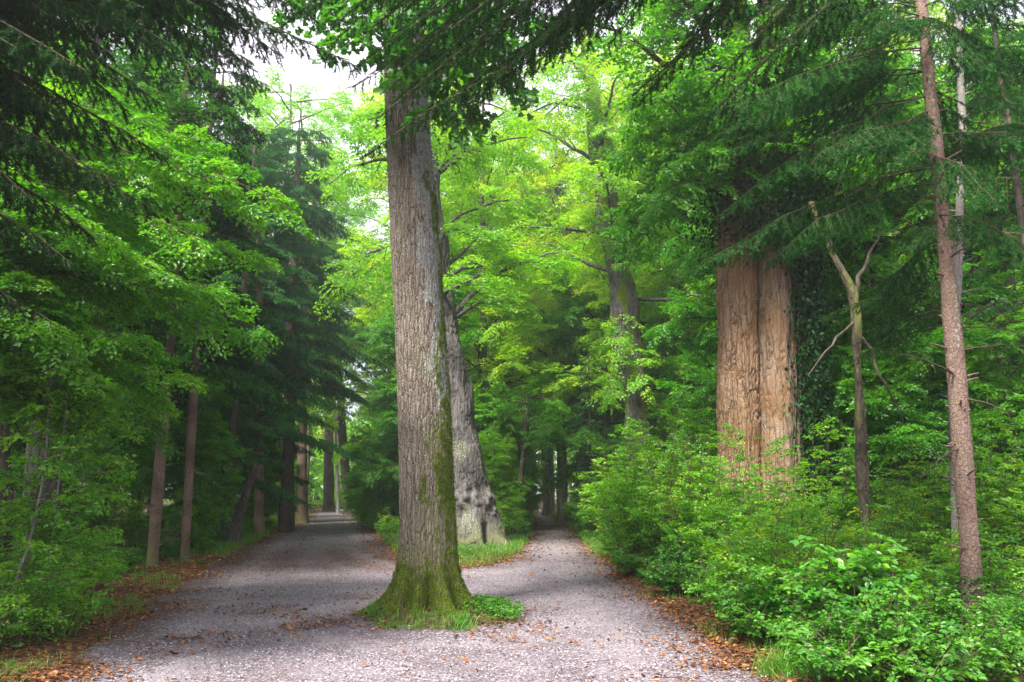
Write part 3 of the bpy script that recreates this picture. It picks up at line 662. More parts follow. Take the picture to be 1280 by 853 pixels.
# ---- conifers on the right --------------------------------------------------
YS = 9.3
knot = lambda A, Z, n: (sstep(.62, .75, n) * .4, sstep(.45, .65, n) * .45)
ts, tps = px_tree('spruce_tree', 'nearest slender reddish conifer trunk at the right edge with bare dark limbs', 'tree',
    [(10, 1146, 1160), (100, 1153, 1169), (200, 1162, 1180), (330, 1173, 1194), (470, 1184, 1208), (600, 1192, 1219), (700, 1199, 1228), (775, 1202, 1232)], YS, 11.5, [B_SPRUCE], segs=64, step=.02,
    flare=.12, fl_h=.25, bark=.006, bf=40, bz=.8, lump=.02, seed=71, moss_fn=knot, rs=.86, knots=90)
def fn(mb, rg):
    B = [((1153, 60), (860, 150), 7.8), ((1158, 120), (900, 270), 8.6), ((1168, 230), (960, 330), 8.2), ((1160, 150), (1010, 210), 7.6),
         ((1150, 20), (930, 60), 8.4), 
         ((1155, 80), (1330, 60), 9.), ((1162, 170), (1340, 190), 8.8), ((1150, 10), (1290, 0), 8.), ((1172, 270), (1290, 330), 8.),
         ((1165, 200), (1250, 260), 7.8), ((1175, 300), (1110, 380), 10.5), ((1150, 10), (880, 20), 9.4), ((1156, 90), (980, 120), 9.8), ((1152, 40), (1090, 40), 8), ((1160, 140), (1100, 200), 8.3), ((1150, 20), (1240, 90), 8.2), ((1165, 200), (1290, 160), 10.2), ((1165, 210), (850, 350), 10.2), ((1160, 120), (900, 195), 10.5), ((1158, 90), (880, 180), 9.9), ((1150, 50), (910, 150), 10.4),  ((1158, 100), (1200, 200), 10.8), ((1150, 20), (1010, 100), 10.8), ]
    for a, b, Yd in B:
        spruce_bough(mb, at(*a, YS), at(*b, Yd), rg, sag=.18, r0=.013, side=.75, gap=.10, per_m=230, nl=.045, nw=.009, hue=.45, hang=.9, start=.12)
crown_part(ts, fn, [B_TWIG, G_SPRUCE], 71)
rg = np.random.default_rng(4)
for a, b in [((1195, 410), (1300, 425)), ((1196, 440), (1290, 436)), ((1200, 500), (1262, 520)), ((1190, 380), (1290, 395)), ((1180, 330), (1240, 300)), ((1205, 560), (1150, 600)), ((1194, 470), (1110, 440)), ((1190, 415), (1255, 375)), ((1176, 290), (1300, 300)), ((1170, 240), (1285, 225)), ((1166, 205), (1050, 250))]:
    mbx = MB(); P = curve(at(*a, YS), at(*b, YS - .5), .06, 10, .03, rg); tube(mbx, P, np.linspace(.014, .003, 10), 5)
    for k in range(5):
        q = P[3 + k]; sticks(mbx, q[None], (q + rg.normal(0, .15, 3) + np.array([0, -.05, -.1]))[None], .004, .0015)
    wpart('dead_limb', mbx, [B_TWIG], ts)
t, tpq = px_tree('spruce_tree', 'thin pale conifer trunk standing just behind the nearest reddish one at right', 'tree',
    [(60, 1195, 1204), (170, 1197, 1209), (330, 1190, 1204), (500, 1184, 1199), (640, 1187, 1203), (700, 1188, 1204)], 11.2, 12, [bark_mat('ashen_bark', (.09, .08, .07), (.27, .25, .23), fis=44, zs=.7, bump=.006, moss=True)], segs=40, step=.04,
    bark=.005, bf=40, bz=.8, lump=.015, seed=75, moss_fn=knot, rs=.75, knots=80)
def fn(mb, rg):
    for k in range(26):
        z = rg.uniform(3.6, 11.5); a = rg.uniform(-.6, 3.6); L = rg.uniform(1., 2.2)
        spruce_bough(mb, tpq(z), tpq(z) + np.array([math.cos(a) * L, math.sin(a) * L, -.15 * L]), rg, sag=.1, r0=.014, side=.6, gap=.14, per_m=120, nl=.05, nw=.011, hue=.4, hang=.6)
crown_part(t, fn, [B_TWIG, G_SPRUCE], 76)

# ---- near conifer boughs coming in from outside the frame -------------------
def near_spruce(label, base, boughs, top, seed, hang=.6, lift=.9, **kw):
    t = thing('spruce_tree', label, 'tree', (base[0], base[1], 0))
    zs = np.arange(-.3, top, .06); r = np.interp(zs, [0, top], [.2, .05])
    V, A, Zg, _ = trunk_shape(zs, zs * 0 + base[0], zs * 0 + base[1], r, 40, bark=.008, bf=30, bz=.7, lump=.02, seed=seed)
    m = MB(); m.add(V, trunk_faces(len(zs), 40), smooth=True, moss=A.ravel() * 0, lichen=A.ravel() * 0); wpart('trunk', m, [B_SPRUCE], t)
    m = MB(); rg = np.random.default_rng(seed)
    for e in boughs:
        p1 = at(*e[:3]); z0 = e[3] if len(e) > 3 else p1[2] + lift
        spruce_bough(m, np.array([base[0], base[1], z0]), p1, rg, sag=.3, r0=.03, hang=hang, **kw)
    wpart('bough', m, [B_TWIG, G_SPRUCE], t)
    return t
near_spruce('dark conifer at the upper left whose needled boughs hang into the picture', (-6.6, 5.4),
    [(170, 30, 6), (250, 90, 6.6), (60, 130, 5.6), (130, 190, 6.2), (190, 260, 6.4), (40, 250, 5.4), (90, 330, 5.8), (300, 30, 7), (20, 60, 5), (350, 70, 7.2), (110, 90, 5.2), (210, 200, 6.8), (0, 180, 5.2), (160, 140, 7.), (220, 60, 6.), (140, 70, 6.4), (80, 30, 6.4), (100, 160, 6), (60, 210, 6.4), (150, 230, 5.8), (200, 130, 6.2), (280, 80, 7.4), (20, 300, 6.), (120, 300, 6.6), (400, 30, 7.6), (450, 85, 7.4), (370, 10, 6.8), (320, 90, 7.8), (30, 110, 6), (320, 10, 6.6), (180, 10, 5.2), (250, 10, 5.8), (60, 20, 5.6), (30, 390, 6.)], 8.5, 90,
    side=.8, gap=.075, per_m=330, nl=.038, nw=.007, hue=.1, start=.12, hang=.75)
near_spruce('dark conifer beyond the upper edge whose boughs hang before the top of the lone trunk', (4.9, 4.0),
    [(470, 150, 6.2), (530, 110, 6.4), (590, 130, 6.6), (480, 60, 5.8), (640, 110, 6.2), (560, 40, 5.6), (700, 60, 6.), (790, 120, 6.), (815, 215, 6.1), (740, 20, 5.6), (450, 200, 6.8), (850, 60, 5.8), (620, 20, 6.), (500, 20, 6.2), (560, 150, 7.), (440, 90, 7.), (760, 60, 7.2), (680, 20, 7), (520, 60, 7.2), (600, 70, 7.5), (420, 30, 6.8), (800, 130, 7.4), (880, 120, 6.6), (500, 90, 7.4), (540, 140, 7.8), (610, 100, 7), (460, 40, 7.6), (580, 20, 6.8), (660, 70, 6.8), (490, 130, 8.), (380, 20, 7.), (350, 35, 7.6), (410, 60, 7.8), (330, 10, 7.2), (440, 110, 8.2)], 12., 93,
    side=.6, gap=.08, per_m=330, nl=.036, nw=.0065, hue=.1, start=.45, hang=.7, lift=2.6)

# ---- left: broadleaf near with sweeping layers ------------------------------
def near_broad(name, label, base, top, limbs, seed, mat, r=.16, **kw):
    t = thing(name, label, 'tree', (base[0], base[1], 0))
    zs = np.arange(-.3, top, .06); rr = np.interp(zs, [0, top], [r, r * .3])
    V, A, Zg, _ = trunk_shape(zs, zs * 0 + base[0], zs * 0 + base[1], rr, 30, bark=.006, bf=20, bz=.4, lump=.03, seed=seed)
    m = MB(); m.add(V, trunk_faces(len(zs), 30), smooth=True, moss=A.ravel() * 0 + .3, lichen=A.ravel() * 0 + .3); wpart('trunk', m, [B_LIME], t)
    m = MB(); rg = np.random.default_rng(seed)
    for e in limbs:
        p1 = at(*e[:3]); z0 = e[3] if len(e) > 3 else p1[2] + .4
        k2 = dict(kw); k2.update(e[4] if len(e) > 4 else {})
        leafy_branch(m, np.array([base[0], base[1], z0]), p1, rg, **k2)
    wpart('crown', m, [B_TWIG, mat], t); return t
near_broad('beech_tree', 'bright beech at the left edge sweeping layered leafy branches towards the left path', (-8.6, 9.2), 10,
    [(325, 410, 10), (270, 360, 9.6), (310, 260, 9.8, 6.8), (370, 265, 10., 6.9), (250, 300, 9.4), (230, 470, 9.5), (180, 430, 9), (120, 470, 8.6), (90, 420, 8.4), (200, 340, 9.), (150, 380, 10.), (60, 360, 8.8), (100, 300, 9.), (20, 440, 8.8), (280, 200, 10.5),
     (200, 500, 10.4), (140, 300, 8.2), (40, 500, 9.4), (330, 330, 11), (180, 240, 9.5), (120, 530, 9.8), (30, 310, 10.)], 101, G_BEECH,
    arch=.45, r0=.03, spread=.85, n2=24, per2=7, twl=.28, leaf=.062, start=.25, droop=.3, hue=.6, tilt=.4)

# left slim conifer pair and the others
moss_n = lambda A, Z, n: (sstep(1., .1, Z) * .4, sstep(.5, .65, n) * .35)
t, tpa = px_tree('spruce_tree', 'reddish conifer trunk, left and nearer of the slim pair beside the left path', 'tree',
    [(150, 222, 234), (330, 212, 226), (430, 204, 220), (560, 192, 211), (700, 181, 200)], 17.4, 17, [B_SPRUCE], segs=48, step=.04, flare=.15, fl_h=.3, bark=.008, bf=34, bz=.8, lump=.03, seed=81, moss_fn=moss_n, rs=.68, knots=110)
def conifer_fn(tpf, z0, z1, n, L0, **kw):
    def fn(mb, rg):
        for k in range(n):
            z = z0 + (z1 - z0) * (k + rg.random()) / n; a = k * 2.4 + rg.uniform(-.4, .4); L = L0 * (1.1 - .75 * (z - z0) / (z1 - z0)) * rg.uniform(.7, 1.15)
            spruce_bough(mb, tpf(z), tpf(z) + np.array([math.cos(a) * L, math.sin(a) * L, -.28 * L]), rg, sag=.1 * L, **kw)
    return fn
CK = dict(r0=.02, side=.95, gap=.16, per_m=85, nl=.09, nw=.024, hang=.6)
crown_part(t, conifer_fn(tpa, 4.5, 16.5, 46, 2.6, hue=.4, **CK), [B_TWIG, G_SPRUCE], 81)
t, tpa2 = px_tree('spruce_tree', 'thinner conifer trunk, right hand one of the slim pair beside the left path', 'tree',
    [(300, 248, 259), (440, 238, 251), (560, 231, 246), (700, 223, 238)], 18.4, 16, [B_SPRUCE], segs=40, step=.05, flare=.15, fl_h=.3, bark=.008, bf=34, bz=.8, lump=.03, seed=83, moss_fn=moss_n, rs=.7, knots=110)
crown_part(t, conifer_fn(tpa2, 4.2, 15.5, 44, 2.6, hue=.35, **CK), [B_TWIG, G_SPRUCE], 84)

def plain_trunk(name, label, rows, Y, top, mat, seed, crown=None, segs=32):
    t, tpf = px_tree(name, label, 'tree', rows, Y, top, [mat], segs=segs, step=.08, flare=.2, fl_h=.4, bark=.02, bf=12, bz=.2, lump=.05, seed=seed, moss_fn=moss_n)
    if crown: crown_part(t, crown(tpf), [B_TWIG, crown.mat], seed)
    return t, tpf
def BL(z0, z1, n, L0, L1, mat, **kw):
    k = dict(roll=.7, r0=.05, spread=1.4, n2=11, per2=6, twl=.5, leaf=.11, tpl=T_RHOMB, keep=.85, hue=.5); k.update(kw)
    f = lambda tpf: (lambda mb, rg: ring_limbs(mb, rg, tpf, z0, z1, n, L0, L1, **k)); 
    class C: pass
    c = type('C', (), {'__call__': lambda s, tpf: f(tpf)})(); c.mat = mat; return c
def CN(z0, z1, n, L0, mat, **kw):
    k = dict(CK); k['hue'] = .45; k.update(kw)
    c = type('C', (), {'__call__': lambda s, tpf: conifer_fn(tpf, z0, z1, n, L0, **k)})(); c.mat = mat; return c

plain_trunk('beech_tree', 'broad olive-brown trunk at the left edge half hidden by leaves', [(380, 62, 88), (450, 52, 80), (540, 38, 66), (640, 28, 60)], 14, 13, B_LIME, 201, BL(4, 12.5, 16, 1.8, 3.4, G_BEECH, leaf=.09, tpl=T_LEAF))
plain_trunk('dark_tree', 'dark narrow trunk right beside the broad trunk at the left edge', [(420, 72, 86), (520, 64, 79), (620, 60, 75)], 15, 12, B_DARK, 203, CN(4, 11.5, 26, 2.2, G_SPRUCE))
plain_trunk('dark_tree', 'darkest trunk cut by the left picture edge', [(430, -6, 12), (520, -8, 12), (660, -12, 14)], 11.5, 12, B_DARK, 205, BL(4.5, 11.5, 12, 1.8, 3.2, G_BEECH, leaf=.085, tpl=T_LEAF))
plain_trunk('leaning_stump', 'dark leaning broken trunk between the slim pair and the left path', [(585, 315, 323), (620, 301, 313), (650, 290, 304), (670, 284, 300)], 24, 2.6, B_DARK, 207)
plain_trunk('spruce_tree', 'pale short-looking trunk in shade left of the left path', [(400, 318, 328), (560, 318, 329), (650, 318, 330)], 30, 18, B_SPRUCE, 209, CN(4.0, 17.5, 90, 3.8, G_SPRUCE_BLUE, hang=.7))
plain_trunk('spruce_tree', 'dark stout trunk at the left path edge under blue green boughs', [(380, 358, 372), (560, 353, 368), (648, 349, 367)], 34, 20, B_DARK, 211, CN(6.6, 19.5, 90, 4.6, G_SPRUCE_BLUE, hang=.8))
plain_trunk('spruce_tree', 'grey brown trunk just right of the dark stout one on the left path edge', [(560, 372, 383), (645, 371, 385)], 44, 22, B_SPRUCE, 213, CN(8, 21, 70, 3.4, G_SPRUCE_BLUE, hang=.7))
plain_trunk('beech_tree', 'dark distant trunk where the left path ends', [(500, 406, 416), (570, 405, 417), (638, 404, 418)], 74, 26, B_DARK, 215, BL(15, 25, 10, 4, 7, G_LIME, leaf=.22, twl=.9, spread=2.4))
plain_trunk('birch_tree', 'thin pale trunk at the far end of the left path', [(440, 414, 418), (520, 417, 421), (640, 421, 425)], 66, 20, B_PALE, 217, BL(12, 19.5, 9, 3, 5, G_LIME, leaf=.2, twl=.9, spread=2.))
plain_trunk('beech_tree', 'dark leaning distant trunk right of the thin pale one at the path end', [(540, 422, 433), (600, 427, 439), (640, 430, 443)], 64, 22, B_DARK, 219, BL(13, 21, 9, 3.5, 6, G_LIME, leaf=.2, twl=.9, spread=2.2))
plain_trunk('young_beech', 'thin curved young trunk with spreading branches beside the burled foot', [(530, 654, 661), (560, 652, 659), (600, 647, 654), (650, 643, 651)], 33, 6, B_DARK, 221, BL(2.8, 6, 9, 1.6, 3., G_BEECH, leaf=.1, twl=.45, spread=1., hue=.55))
plain_trunk('birch_tree', 'pale birch-like trunk right of the narrow path in the distance', [(540, 725, 731), (600, 721, 728), (645, 718, 725)], 42, 15, B_PALE, 223, BL(5, 14.5, 14, 2, 4, G_LIME, leaf=.13))
plain_trunk('beech_tree', 'distant dark trunk beside the far end of the narrow path', [(560, 677, 683), (636, 676, 684)], 78, 24, B_DARK, 225, BL(9, 23, 14, 4, 6, G_BEECH, leaf=.22, twl=.9, spread=2.2))
plain_trunk('beech_tree', 'short grey distant trunk right of the far end of the narrow path', [(600, 684, 693), (640, 684, 694)], 66, 18, B_LIME, 227, BL(7, 17, 12, 3, 5, G_BEECH, leaf=.2, twl=.9, spread=2.))

# ------------------------------------------------------------------ wood behind: repeatable trees
def make_broad(name, H, r, z0, n, L0, L1, mat, seed, leaf=.115, **kw):
    zs = np.arange(-.4, H, .25); rg = np.random.default_rng(seed)
    wob = np.cumsum(rg.normal(0, .03, len(zs))); wob2 = np.cumsum(rg.normal(0, .03, len(zs)))
    rr = np.interp(zs, [0, H], [r, r * .2])
    V, A, Zg, _ = trunk_shape(zs, wob, wob2, rr, 20, flare=.25, fl_h=.4, bark=.02, bf=8, bz=.3, lump=.04, seed=seed)
    t = link(name, None); m = MB(); m.add(V, trunk_faces(len(zs), 20), smooth=True, moss=A.ravel() * 0 + .25, lichen=A.ravel() * 0 + .25)
    link('trunk', m.mesh('trunk', [B_LIME]), t)
    tpf = lambda z: np.array([np.interp(z, zs, wob), np.interp(z, zs, wob2), z])
    m = MB(); k = dict(roll=.75, r0=.06, spread=1.7, n2=15, per2=9, twl=.5, leaf=leaf, tpl=T_RHOMB, keep=.9, hue=.5, wood=False); k.update(kw)
    ring_limbs(m, rg, tpf, z0, H - .5, n, L0, L1, **k)
    link('crown', m.mesh('crown', [B_TWIG, mat]), t); t['category'] = 'tree'
    return t
def make_spruce(name, H, r, z0, n, L0, mat, seed, **kw):
    zs = np.arange(-.4, H, .25); rg = np.random.default_rng(seed)
    V, A, Zg, _ = trunk_shape(zs, zs * 0, zs * 0, np.interp(zs, [0, H], [r, .03]), 18, flare=.2, bark=.01, bf=14, bz=.5, lump=.03, seed=seed)
    t = link(name, None); m = MB(); m.add(V, trunk_faces(len(zs), 18), smooth=True, moss=A.ravel() * 0 + .2, lichen=A.ravel() * 0 + .2)
    link('trunk', m.mesh('trunk', [B_DARK]), t)
    m = MB(); k = dict(CK); k.update(hue=.45); k.update(kw)
    conifer_fn(lambda z: np.array([0, 0, z]), z0, H - .4, n, L0, **k)(m, rg)
    link('crown', m.mesh('crown', [B_TWIG, mat]), t); t['category'] = 'tree'
    return t
K = {
 'beech': (make_broad('beech_tree', 17, .25, 2.6, 44, 2.6, 4.6, G_BEECH, 301), 'beech'),
 'lime': (make_broad('lime_tree', 20, .3, 3.5, 46, 2.8, 5.0, G_LIME, 303, hue=.45), 'lime'),
 'glow': (make_broad('lime_tree', 24, .3, 5, 46, 3., 5.2, G_LIME, 304, hue=.7, keep=.75), 'lime'),
 'younglime': (make_broad('young_lime', 7, .07, .5, 34, 1.2, 2.2, G_LIME, 308, leaf=.09, twl=.4, spread=.8, r0=.02, hue=.45), 'young'),
 'thin': (make_broad('lime_tree', 24, .22, 6, 34, 3., 5.4, G_LIME, 306, hue=.4, keep=.6), 'lime'),
 'young': (make_broad('young_beech', 7.5, .07, .8, 30, 1.2, 2.2, G_BEECH, 305, leaf=.10, twl=.4, spread=.8, r0=.02, hue=.6), 'young'),
 'spruce': (make_spruce('spruce_tree', 20, .22, 2.6, 66, 3.4, G_SPRUCE, 307, per_m=60), 'spruce'),
 'blue': (make_spruce('spruce_tree', 18, .2, 1.8, 60, 3.2, G_SPRUCE_BLUE, 309, per_m=60), 'blue'),
}
first = {k: True for k in K}
def put(kind, px, Y, sc, label, group, rz=None):
    t, _ = K[kind]
    x = (px - 640) / F * Y / CT
    h = float(height(np.array([x]), np.array([Y]))[0])
    rz = rng.uniform(0, 6.28) if rz is None else rz
    if first[kind]:
        first[kind] = False; t.location = (x, Y, h); t.rotation_euler = (0, 0, rz); t.scale = (sc,) * 3; tag(t, label, 'tree', group); return t
    return copy_thing(t, (x, Y, h), rz, sc, label, group)

LW = 'leafy trees filling the wood left of the left path'; LC = 'dark conifers filling the wood left of the left path'
MW = 'sunlit trees in the wood between the two paths'; RW = 'leafy trees in the wood right of the narrow path'; RC = 'dark conifers right of the narrow path'
FW = 'tall trees beyond the far end of the paths'
ZL = {LW: 'leafy tree deep in the shaded wood left of the left path', LC: 'dark conifer deep in the shaded wood left of the left path', MW: 'bright yellow green tree in the wood between the two paths',
      RW: 'leafy green tree in the wood behind the right hand shrubs', RC: 'dark conifer in the wood right of the narrow path', FW: 'tall hazy tree beyond the far end of the paths'}
SPOTS = [
 # left wood
 ('spruce', 20, 20, .8, LC), ('beech', 110, 19, .8, LW), ('spruce', 150, 24, .9, LC), ('beech', 60, 27, .9, LW), ('spruce', 250, 27, .95, LC), ('blue', 300, 26, .85, LC), ('spruce', 190, 32, 1, LC), ('beech', 20, 36, 1.1, LW),
 ('blue', 335, 38, 1.05, LC), ('spruce', 270, 40, 1.1, LC), ('lime', 100, 42, 1.1, LW), ('spruce', -60, 16, .8, LC), ('beech', -80, 25, 1, LW), ('spruce', 210, 48, 1.2, LC),
 ('young', 250, 22, .7, LW), ('young', 320, 34, .8, LW), ('young', 350, 44, .8, LW),
 # island between the paths
 ('young', 520, 40, 1., MW), ('glow', 610, 36, .95, MW), ('glow', 680, 58, 1.1, MW), ('glow', 640, 46, 1., MW), ('lime', 520, 60, 1.15, MW), ('younglime', 622, 30, .55, MW), ('younglime', 640, 36, .8, MW), ('younglime', 605, 34, .9, MW), ('younglime', 500, 44, .9, MW), ('younglime', 470, 56, .8, MW), ('younglime', 640, 44, .8, MW), ('younglime', 480, 38, .5, MW), ('young', 600, 40, .9, MW), 
 ('beech', 530, 34, .72, MW), ('young', 462, 44, .6, MW), ('young', 618, 42, .7, MW),
 # right wood
 ('beech', 760, 40, .9, RW), ('blue', 735, 34, .45, RC), ('glow', 800, 36, 1., RW), ('glow', 860, 34, .9, RW), ('lime', 890, 32, 1, RW), ('beech', 960, 22, .8, RW), ('lime', 1020, 27, .9, RW), ('beech', 1090, 20, .75, RW), ('glow', 1140, 26, .9, RW), ('beech', 1210, 18, .75, RW),
 ('lime', 1270, 23, .85, RW), ('spruce', 1300, 15, .7, RC), ('beech', 1080, 36, 1.1, RW), ('lime', 970, 42, 1.1, RW), ('beech', 1200, 36, 1.1, RW), ('lime', 1330, 34, 1.1, RW), ('young', 1000, 18, .8, RW), ('young', 1120, 15, .65, RW), ('young', 1250, 14, .65, RW), 
 ('young', 745, 46, .8, RW), ('spruce', 790, 56, 1., RC), ('lime', 850, 52, 1.2, RW),
 # far
 ('thin', 340, 46, 1.2, LW), ('thin', 492, 56, 1.3, MW), ('thin', 350, 52, 1.3, LW), ('thin', 370, 62, 1.35, LW), ('thin', 392, 78, 1.5, FW), ('glow', 545, 42, 1.2, MW), ('glow', 585, 56, 1.2, MW), ('glow', 700, 44, 1.05, MW), ('lime', 730, 48, 1.2, RW), ('glow', 770, 62, 1.3, RW), ('glow', 830, 46, 1.2, RW), ('lime', 1180, 46, 1.3, RW), ('glow', 900, 50, 1.25, RW), ('beech', 250, 62, 1.35, LW), ('beech', 160, 54, 1.3, LW), ('lime', 60, 56, 1.3, LW),
 ('glow', 400, 112, 1.0, FW), ('thin', 352, 84, 1.2, FW), ('glow', 560, 82, 1.3, FW), ('glow', 620, 90, 1.4, FW), ('lime', 740, 92, 1.3, FW), ('glow', 640, 108, 1.4, FW), ('lime', 500, 88, 1.2, FW), ('younglime', 372, 84, 1.2, FW)]
for kind, px, Yd, sc, grp in SPOTS:
    if kind in ('young', 'younglime'): nm, gp = ZL[grp].replace('leafy green tree', 'low young tree').replace('leafy tree', 'low young tree').replace('bright yellow green tree', 'low young tree').replace('tall hazy tree', 'low hazy young tree'), 'low young trees: ' + grp
    elif kind in ('blue', 'spruce') and grp == MW: nm, gp = 'small blue green conifer in the wood between the two paths', None
    else: nm, gp = ZL[grp], grp
    put(kind, px, Yd, sc, nm, gp)

for x, y, sc, lab in [(-10.5, 2.2, .72, 'unseen leafy tree added left of the viewer to shade the near left bank'), (-12.5, 6.5, .7, 'unseen leafy tree added left of the view to shade the left edge of the wood')]:  # unseen beeches added out of frame to throw shade over the left bank
    copy_thing(K['beech'][0], (x, y, 0), x, sc, lab, LW)
# far wood as one mass
rg = np.random.default_rng(400); mb = MB(); n = 90000
ang = rg.uniform(-.86, .86, n); dist = rg.uniform(100, 135, n); xx = np.sin(ang) * dist; yy = np.cos(ang) * dist
top = 15 + 7 * fbm(np.stack([ang * 14, ang * 0, ang * 0], -1), 3, 2) - 5.5 * np.exp(-((ang + .25) / .07) ** 2)
top = top * np.where(np.abs(ang + .25) < .1, 1, 1.35)
zz = rg.random(n) ** .8 * top
Dn = rg.normal(0, 1, (n, 3)); Nn = rg.normal(0, .7, (n, 3)) + np.array([0, -.5, .6])
leaves(mb, np.stack([xx, yy, zz], -1), Dn, Nn, rg.uniform(.5, 1.0, n), T_RHOMB, np.clip(fbm(np.stack([ang * 30, zz * .3, dist * .1], -1), 2, 3) + rg.normal(0, .1, n), 0, 1), mat=1)
b0 = np.stack([np.sin(ang[:400]) * dist[:400], np.cos(ang[:400]) * dist[:400], dist[:400] * 0 - .3], -1); sticks(mb, b0, b0 + np.array([0, 0, 14.]), .3, .15)
o = link('distant_wood', mb.mesh('distant_wood', [B_DARK, G_LIME])); o['kind'] = 'stuff'; tag(o, 'far hazy mass of woodland closing off the view', 'woodland')

# ------------------------------------------------------------------ shrubs
def make_shrub(name, H, rad, n, leaf, mat, seed, tpl=T_LEAF, per=12, keep=.9, twl=.28, hue=.5, up=.5):
    rg = np.random.default_rng(seed); m = MB(); T = []; Dv = []; Nv = []; Ln = []; Hh = []
    for k in range(n):
        a = rg.uniform(0, 6.28); q = math.sqrt(rg.random()); b = np.array([math.cos(a), math.sin(a), 0]) * q * rad * .35
        e = np.array([math.cos(a) * rad * q * rg.uniform(.8, 1.15), math.sin(a) * rad * q * rg.uniform(.8, 1.15), H * (1.05 - .5 * q ** 2) * (rg.uniform(.55, 1.05) if rg.random() < .78 else rg.uniform(1.05, 1.4))])
        P = curve(b, e, .12 * H, 8, .06, rg); tube(m, P, np.linspace(.009, .003, 8), 4)
        hh = np.clip(hue + rg.normal(0, .2), 0, 1)
        if k % 5 == 4:
            for j in range(6): sticks(m, P[2 + j % 5][None], (P[2 + j % 5] + rg.normal(0, .16, 3) + np.array([0, 0, .1]))[None], .004, .002)
            if k % 10 == 9: continue
        for j in range(per):
            t = .22 + .78 * (j + rg.random()) / per; p = sample_curve(P, np.array([t]))[0]
            az = rg.uniform(0, 6.28); d = np.array([math.cos(az), math.sin(az), up * rg.uniform(-.2, 1.)])
            T.append(p); Dv.append(d); Nv.append(norm(np.array([rg.normal(0, .3), rg.normal(0, .3), 1]))); Ln.append(twl * rg.uniform(.6, 1.2)); Hh.append(hh)
    add_twigs(m, T, Dv, Nv, Ln, leaf, tpl, rg, keep=keep, droop=.25, hue=np.array(Hh), wr=.003, tilt=.5)
    t = link(name, None); link('foliage', m.mesh('foliage', [B_TWIG, mat]), t); t['category'] = 'shrub'
    return t
SH = {
 'wand': make_shrub('shrub', 1.9, 1.1, 46, .04, G_BEECH, 515, hue=.7, per=13, twl=.32),
 'broad': make_shrub('shrub', 1.1, .8, 26, .085, G_SHRUB, 517, hue=.35, per=8, twl=.3, keep=.7),
 'tall': make_shrub('shrub', 2.1, 1.25, 50, .05, G_SHRUB, 501, hue=.55),
 'mid': make_shrub('shrub', 1.35, .95, 36, .052, G_SHRUB, 503, hue=.45),
 'low': make_shrub('bramble', .65, .62, 26, .06, G_HERB, 505, hue=.5, per=7, twl=.2),
 'yel': make_shrub('shrub', 1.2, .6, 18, .05, G_SHRUB, 507, hue=.88, per=8, keep=.7),
 'airy': make_shrub('shrub', 2.3, 1.3, 40, .06, G_LIME, 511, hue=.35),
 'fern': make_shrub('shrub', .95, .8, 24, .045, G_BEECH, 509, hue=.65, per=9, keep=.8, twl=.3),
}
sfirst = {k: True for k in SH}
def shrub(kind, x, y, sc, label, group=None):
    t = SH[kind]; h = float(height(np.array([x]), np.array([y]))[0])
    if sfirst[kind]:
        sfirst[kind] = False; t.location = (x, y, h); t.scale = (sc,) * 3; tag(t, label, 'shrub', group); t.rotation_euler = (0, 0, rng.uniform(0, 6)); return t
    return copy_thing(t, (x, y, h), rng.uniform(0, 6.28), sc, label, group)

edge = np.array([gpt(*p) for p in [(722, 668), (745, 690), (778, 716), (830, 756), (900, 800), (960, 842), (1010, 880)]])
# rows of shrubs going back from the edge of the right bank
def along(t):
    s = np.linspace(0, 1, len(edge)); return np.array([np.interp(t, s, edge[:, 0]), np.interp(t, s, edge[:, 1])])
rgs = np.random.default_rng(600)
def clear_of_trunk(p, sc, kind):
    """keep the foot of the slim conifer in sight: only low growth between it and the viewer"""
    px = 640 + F * CT * p[0] / p[1]
    if p[1] < 9.5 and px > 1090: return ('low', min(1.1, sc))
    if p[1] < 10.5 and px > 960 and kind in ('tall', 'wand', 'airy'): return ('mid', sc)
    return (kind, sc)
BANK = [(17, .6, .2, ['low'], .75, 1.1, 'low dark green bramble at the foot of the right hand bank', 'low brambles along the right bank'),
        (12, 1.2, .5, ['mid', 'broad', 'fern', 'mid'], .75, 1.05, 'waist high leafy shrub in the front of the right hand bank', 'waist high shrubs of the right bank'),
        (11, 2.3, .9, ['wand', 'tall', 'mid', 'airy', 'broad'], .7, .95, 'tall light green shrub in the middle of the right hand bank', 'tall shrubs of the right bank'),
        (10, 3.7, 1.3, ['tall', 'airy', 'wand'], .8, 1.05, 'tall shrub at the back of the right hand bank', 'back shrubs of the right bank'),
        (8, 5.4, 1.6, ['wand', 'airy', 'tall'], .85, 1.1, 'tall shrub deepest in the right hand bank under the conifers', 'deep shrubs of the right bank')]
for n_, dx, dy, kinds, s0, s1, lab, grp in BANK:
    for k in range(n_):
        p = along(k / (n_ - 1)) + np.array([dx, dy]) + rgs.normal(0, .2, 2)
        kd, sc = clear_of_trunk(p, rgs.uniform(s0, s1), kinds[k % len(kinds)])
        shrub(kd, p[0], p[1], sc, lab, grp)
for k in range(9):
    p = np.array([rgs.uniform(4.2, 6.6), rgs.uniform(7.2, 9.)]); shrub('low' if k % 3 else 'fern', p[0], p[1], rgs.uniform(.6, 1.), 'low bramble before the foot of the slim reddish conifer at lower right', 'low brambles at lower right')
